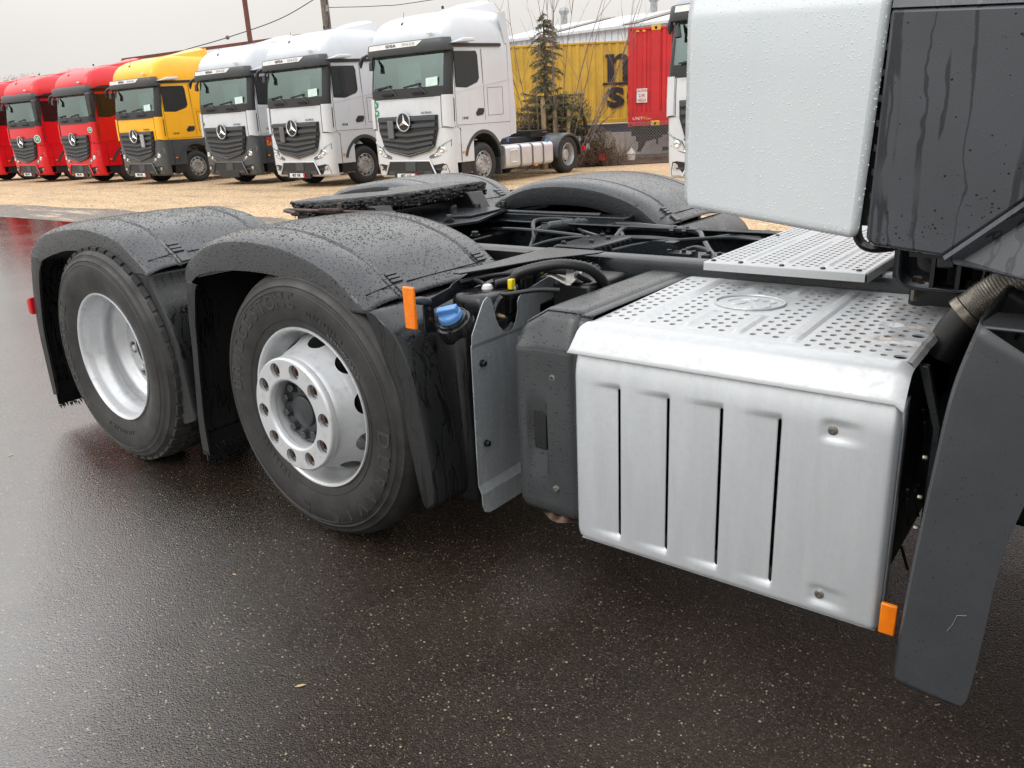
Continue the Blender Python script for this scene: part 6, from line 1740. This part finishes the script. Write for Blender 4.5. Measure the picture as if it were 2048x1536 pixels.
    pb = part('utility_pole', M['polewood'], MB().tube([(-22.40, 19.62, 0), (-22.42, 19.60, 7.2)], [.17, .14], 10), label='thicker grey wooden pole with wires, behind the second white truck', category='pole')
    part('insulator', M['vent'], MB().tube([(-22.2, 19.5, 5.55), (-22.15, 19.48, 5.75)], .05, 6), pb)
    part('pole_cable', M['wire'], MB().tube(smooth_path([(-22.24, 19.5, 5.0), (-22.15, 19.5, 5.3), (-22.2, 19.5, 5.6), (-22.1, 19.45, 5.95)], 12), .025, 5), pb)
    w = part('overhead_wire', M['wire'], MB().tube(smooth_path([(-29.5, 14.1, 4.05), (-27.26, 15.81, 4.33), (-26.5, 16.41, 4.55), (-25.36, 17.31, 4.86), (-23.77, 18.56, 5.4), (-22.45, 19.59, 6.15)], 40), .017, 5), label='sagging twisted cable running down left from the wooden pole', category='cable')
    part('cable_clamp', M['polewood'], MB().ball((-25.36, 17.31, 4.86), .08, 8), w)
    part('overhead_wire', M['wire'], MB().tube(smooth_path([(-22.33, 19.7, 5.70), (-20.84, 20.87, 5.67), (-19.39, 22.02, 5.78), (-12, 27, 6.6)], 20), .013, 5), label='thin straight wire running right from the wooden pole above the white trucks', category='cable')
    part('overhead_wire', M['wire'], MB().tube([(-60, 18.0, 5.0), (-36, 27, 5.1)], .02, 5), label='thin wire crossing behind the bare tree at the far left', category='cable')
    # fence
    fn = empty('wire_fence', (-11.8, 19.95, 0), ang, label='chain-link fence in front of the red container beside the leaning post', category='fence')
    mb = MB(); L = 9.0; H0, H1 = .18, 1.20; st = .09
    k = -int((H1-H0)/st)
    while k*st < L:
        for sg in (1, -1):
            a = k*st; pts = []
            x0, z0, x1, z1 = (a, H0, a+(H1-H0), H1) if sg > 0 else (a, H1, a+(H1-H0), H0)
            if x1 > 0 and x0 < L:
                t0 = max(0, -x0/(x1-x0)); t1 = min(1, (L-x0)/(x1-x0))
                p, q = (x0+(x1-x0)*t0, 0, z0+(z1-z0)*t0), (x0+(x1-x0)*t1, 0, z0+(z1-z0)*t1)
                w_ = .0075; mb.add([(p[0]-w_, p[1], p[2]), (p[0]+w_, p[1], p[2]), (q[0]+w_, q[1], q[2]), (q[0]-w_, q[1], q[2]), (p[0], .006, p[2]), (q[0], .006, q[2])], [(0, 1, 2, 3), (0, 4, 5, 3), (1, 4, 5, 2)])
        k += 1
    part('chain_link', M['fencewire'], mb, fn, kind='stuff', smooth=False)
    for z in (H0, H1): part('tension_wire', M['fencewire'], (lambda z=z: MB().tube([(0, 0, z), (L, 0, z)], .006, 5)), fn)
    for x in (3.2, 6.0, 8.9): part('fence_post', M['fencewire'], (lambda x=x: MB().tube([(x, .02, 0), (x, .02, 1.55)], .03, 8)), fn)
    part('leaning_post', M['bark'], MB().tube([(-10.95, 20.1, 0), (-11.25, 19.8, 1.0), (-11.42, 19.65, 1.75)], [.045, .05, .05], 8), label='dark leaning post at the left end of the wire fence', category='post')
    part('bucket', M['inkred'], MB().lathe([(.0001, .02), (.16, .02), (.19, .22), (.17, .22)], (-10.75, 19.75, .16), 'z', 14), label='dull red plastic tub lying at the foot of the leaning post', category='tub')
    # rubbish: a pale bag and a white jar by the fence
    part('jar', M['concrete'], MB().lathe([(.0001, 0), (.11, .0), (.12, .16), (.14, .18), (.10, .24), (.03, .32), (.0001, .36)], (-9.95, 20.15, .16), 'z', 12), label='dull pale lantern standing on the earth bank by the fence', category='lantern')

def build_plants():
    M = MAT; rnd = random.Random(77)
    # spruce
    C = Vector((-12.22, 19.02, 0)); R = empty('spruce_tree', C, 0, label='ragged dark green spruce behind the first white truck, thin on top and bushy below', category='tree')
    part('trunk', M['bark'], MB().tube([(0, 0, 0), (.02, 0, 1.5), (.0, .0, 3.0), (-.02, 0, 4.0), (-.06, 0, 4.45)], [.11, .09, .05, .025, .008], 8), R)
    br = MB(); nd = [MB(), MB()]
    def branch(z, a, L, droop):
        n = 8; pts = []
        for i in range(n+1):
            t = i/n; r = L*t; pts.append(Vector((cos(a)*r, sin(a)*r, z+.18*L*t-droop*L*t*t+rnd.uniform(-.01, .01))))
        br.tube(pts, [.012*(1-.8*i/n)+.002 for i in range(n+1)], 4, cap=False)
        side = Vector((-sin(a), cos(a), 0))
        m = int(L*58)+6
        for q in range(m):
            t = (q+rnd.random())/m; t = .12+.88*t; i = min(int(t*n), n-1); p = pts[i].lerp(pts[i+1], t*n-i)
            s_ = rnd.choice((-1, 1)); ln = (.05+.16*L*(1-t)+.05)*rnd.uniform(.6, 1.2)
            d = (side*s_*rnd.uniform(.5, 1)+Vector((cos(a), sin(a), 0))*rnd.uniform(.3, .9)+Vector((0, 0, rnd.uniform(-.75, .05)))).normalized()
            tip = p+d*ln; k = 0 if rnd.random() < (.8 if z > 1.3 else .55) else 1
            for w in range(5):
                u = (w+.5)/5; b = p.lerp(tip, u); e = (d*.6+Vector((rnd.uniform(-1, 1), rnd.uniform(-1, 1), rnd.uniform(-.9, .5)))).normalized(); f = e.cross(d)
                if f.length < .01: continue
                f = f.normalized(); l2 = .034*rnd.uniform(.7, 1.3); nd[k].add([b-f*.010, b+f*.010, b+e*l2*1.4], [(0, 1, 2)])
    z = 1.0
    while z < 4.35:
        if z < 2.15: L = 1.05-.25*abs(z-1.6)
        elif z < 2.5: L = .42
        elif z < 3.1: L = .50-.1*(z-2.5)
        elif z < 3.9: L = .54-.12*abs(z-3.4)
        else: L = .45*(4.42-z)/.52+.03
        for k in range(6 if z < 2.15 else 4):
            a = rnd.random()*2*pi
            branch(z+rnd.uniform(-.12, .12), a, L*rnd.uniform(.45, 1.25), rnd.uniform(.3, .75) if z > 2.2 else rnd.uniform(-.1, .3))
        z += .085 if z < 2.15 else .095
    cr = part('branches', M['bark'], br, R)
    for k in (0, 1): part('needles', M['needle' if k == 0 else 'needle2'], nd[k], R, kind='stuff', smooth=False)
    # lower green bush mounds
    for (cx, cy, cz, rx, rz_, m, lb) in ((-.50, -.35, 1.15, .85, .75, 'needle2', 'brownish green conifer bush left of the spruce trunk'), (.50, .40, 1.50, .70, .72, 'needle', 'green conifer bush right of the spruce trunk'), (1.05, .85, .60, .7, .6, 'needle2', 'dull brown green brush at the foot of the stumps')):
        mb = MB()
        for q in range(15000):
            th, ph = rnd.random()*2*pi, math.acos(rnd.uniform(-1, 1)); r = rnd.random()**.45
            p = Vector((cx+rx*r*sin(ph)*cos(th)*1.1, cy+rx*r*sin(ph)*sin(th), cz+rz_*r*cos(ph)))
            if noise.noise(p*3.2+Vector((9, 2, 1))) < -.05 or noise.noise(p*8) < -.25: continue
            e = Vector((rnd.uniform(-1, 1), rnd.uniform(-1, 1), rnd.uniform(-.8, .6))).normalized(); f = e.cross(Vector((.3, .2, 1))).normalized(); mb.add([p-f*.012, p+f*.012, p+e*.085*rnd.uniform(.6, 1.3)], [(0, 1, 2)])
        for q in range(26):
            a = rnd.random()*6.28; mb.tube([(cx*.6, cy*.6, .1), (cx+rx*.7*cos(a), cy+rx*.7*sin(a), cz+rnd.uniform(-.3, .4)*rz_)], [.012, .003], 4)
        b = part('bush', M[m], mb, None, off=C, smooth=False, label=lb, category='bush')
    # torn stumps
    for (px, py, h, r, lb) in ((.26, -.05, 1.95, .075, 'tallest pale torn tree stump, leftmost of the three'), (.48, .22, 1.65, .065, 'pale torn stump in the middle of the three'), (.74, .40, 1.60, .06, 'slimmer leaning torn stump, rightmost of the three')):
        mb = MB(); n = 9; pts = [(C.x+px+.03*noise.noise(Vector((k, px*9, 0)))+(.12*k/n if h < 1.62 else 0), C.y+py-.5, h*k/n) for k in range(n+1)]
        mb.tube(pts, [r*(1.25-.35*k/n)*(1+.18*noise.noise(Vector((k*1.3, px*5, 2)))) for k in range(n+1)], 10)
        for q in range(5): a = q*1.3; mb.tube([Vector(pts[-1])+Vector((r*.6*cos(a), r*.6*sin(a), -.05)), Vector(pts[-1])+Vector((r*.6*cos(a), r*.6*sin(a), rnd.uniform(.05, .16)))], [.02, .003], 5)
        part('tree_stump', M['stumpwood'], mb, label=lb, category='stump')
    # bare stems
    def twigs(mb, p, d, L, r, depth):
        n = 7; pts = [p]; dd = d.normalized()
        for i in range(n):
            dd = (dd+Vector((rnd.uniform(-.10, .10), rnd.uniform(-.10, .10), .05))).normalized(); pts.append(pts[-1]+dd*(L/n))
        mb.tube(pts, [r*(1-.75*i/n) for i in range(n+1)], 5, cap=False)
        if depth:
            for q in range(int(1+L*1.0)):
                i = rnd.randint(2, n-1); a = rnd.random()*6.28; nd_ = (dd*.7+Vector((cos(a)*.65, sin(a)*.65, .25))).normalized()
                twigs(mb, pts[i], nd_, L*rnd.uniform(.18, .36), r*.42, depth-1)
    for k, (lx, h, lean, lb) in enumerate(((-.62, 4.9, -.16, 'bare shrub with thin stems left of the spruce top'), (.30, 5.8, .02, 'tall bare grey-barked sapling rising straight beside the spruce'), (.95, 5.2, .20, 'bare sapling fanning out right of the spruce'), (1.75, 4.4, .34, 'bare shrub with long whips in front of the ochre container'))):
        mb = MB(); base = C+D1*lx*.35+N1*.45+Vector((.15, 0, 0))
        for q in range(3):
            d = D1*(lean+rnd.uniform(-.13, .13)+.10*lx)+Vector((0, 0, 1))+N1*rnd.uniform(-.12, .12)
            twigs(mb, base+D1*rnd.uniform(-.15, .15), d, h*rnd.uniform(.85, 1.25), .018, 2)
        part('bare_sapling', M['twig'], mb, label=lb, category='shrub')
    mb = MB(); base = Vector((-11.35, 19.75, .9))
    for q in range(7): twigs(mb, base, D1*rnd.uniform(-.7, 1.1)+Vector((0, 0, rnd.uniform(.35, 1))), rnd.uniform(1.0, 2.1), .016, 2)
    for q in range(3): twigs(mb, Vector((-11.35, 19.75, 0)), Vector((rnd.uniform(-.1, .1), 0, 1)), 1.3, .02, 1)
    part('bare_sapling', M['twig'], mb, label='low spreading bare shrub above the leaning post by the fence', category='shrub')
    mb = MB()
    for q in range(620):
        t = rnd.random()**.8; p = C+N1*rnd.uniform(0, .8)+D1*rnd.uniform(-1.5, 2.3); p.z = rnd.uniform(0, .35)
        d = Vector((rnd.uniform(-.8, .8), rnd.uniform(-.8, .8), rnd.uniform(.3, 1.2))).normalized(); L = rnd.uniform(.25, .95)
        mb.tube([p, p+d*L*.5+Vector((0, 0, .03)), p+d*L], [.007, .005, .002], 3, cap=False)
    for q in range(320):
        p = Vector((-13.5, 17.9, 0))+D1*rnd.uniform(0, 7.5)-N1*rnd.uniform(-.4, 1.6); p.z = rnd.uniform(.05, .2)
        d = Vector((rnd.uniform(-1, 1), rnd.uniform(-1, 1), rnd.uniform(-.0, .45))).normalized(); mb.tube([p, p+d*rnd.uniform(.1, .5)], [.005, .002], 3, cap=False)
    part('dry_brush', M['twigdark'], mb, kind='stuff', label='tangle of dry brown sticks around the stumps and along the fence', category='brush')
    # bare crown far left
    mb = MB(); b = Vector((-48.15, 19.7, 0)); bl = MB()
    mb.tube([b, b+Vector((0, 0, 3.4))], [.16, .11], 7); ends = []
    def grow(p, d, L, r, dep):
        q = p+d*L; mb.tube([p, (p+q)/2+Vector((rnd.uniform(-.05, .05),)*3), q], [r, r*.75, r*.55], 4, cap=False)
        if dep == 0: ends.append(q); return
        for k in range(4):
            a = rnd.random()*6.28; grow(p+d*L*rnd.uniform(.6, 1), (d+Vector((cos(a), sin(a), rnd.uniform(-.1, .5)))*.62).normalized(), L*.66, r*.55, dep-1)
    for k in range(5):
        a = k*1.26; grow(b+Vector((0, 0, 3.2)), Vector((cos(a)*.7, sin(a)*.7, .9)).normalized(), 1.0, .06, 3)
    tr = part('trunk', M['bark'], mb, None)
    T = empty('bare_tree', b, 0, label='budding bare tree on the skyline above the leftmost red trucks', category='tree'); tr.parent = T; tr.location = -b
    for e in ends:
        for q in range(4):
            p = e+Vector((rnd.uniform(-.2, .2), rnd.uniform(-.2, .2), rnd.uniform(-.2, .2))); f = Vector((rnd.uniform(-1, 1), rnd.uniform(-1, 1), rnd.uniform(-1, 1))).normalized()*.035
            g = f.cross(Vector((0, 0, 1))); bl.add([p-f, p+g, p+f, p-g], [(0, 1, 2, 3)])
    part('buds', M['blossom'], bl, T, Vector(-b), kind='stuff', smooth=False)
ang0 = 0.0
setup_materials()
setup_materials2()
build_ground()
build_far()
build_truck()
build_cabs()
build_plants()
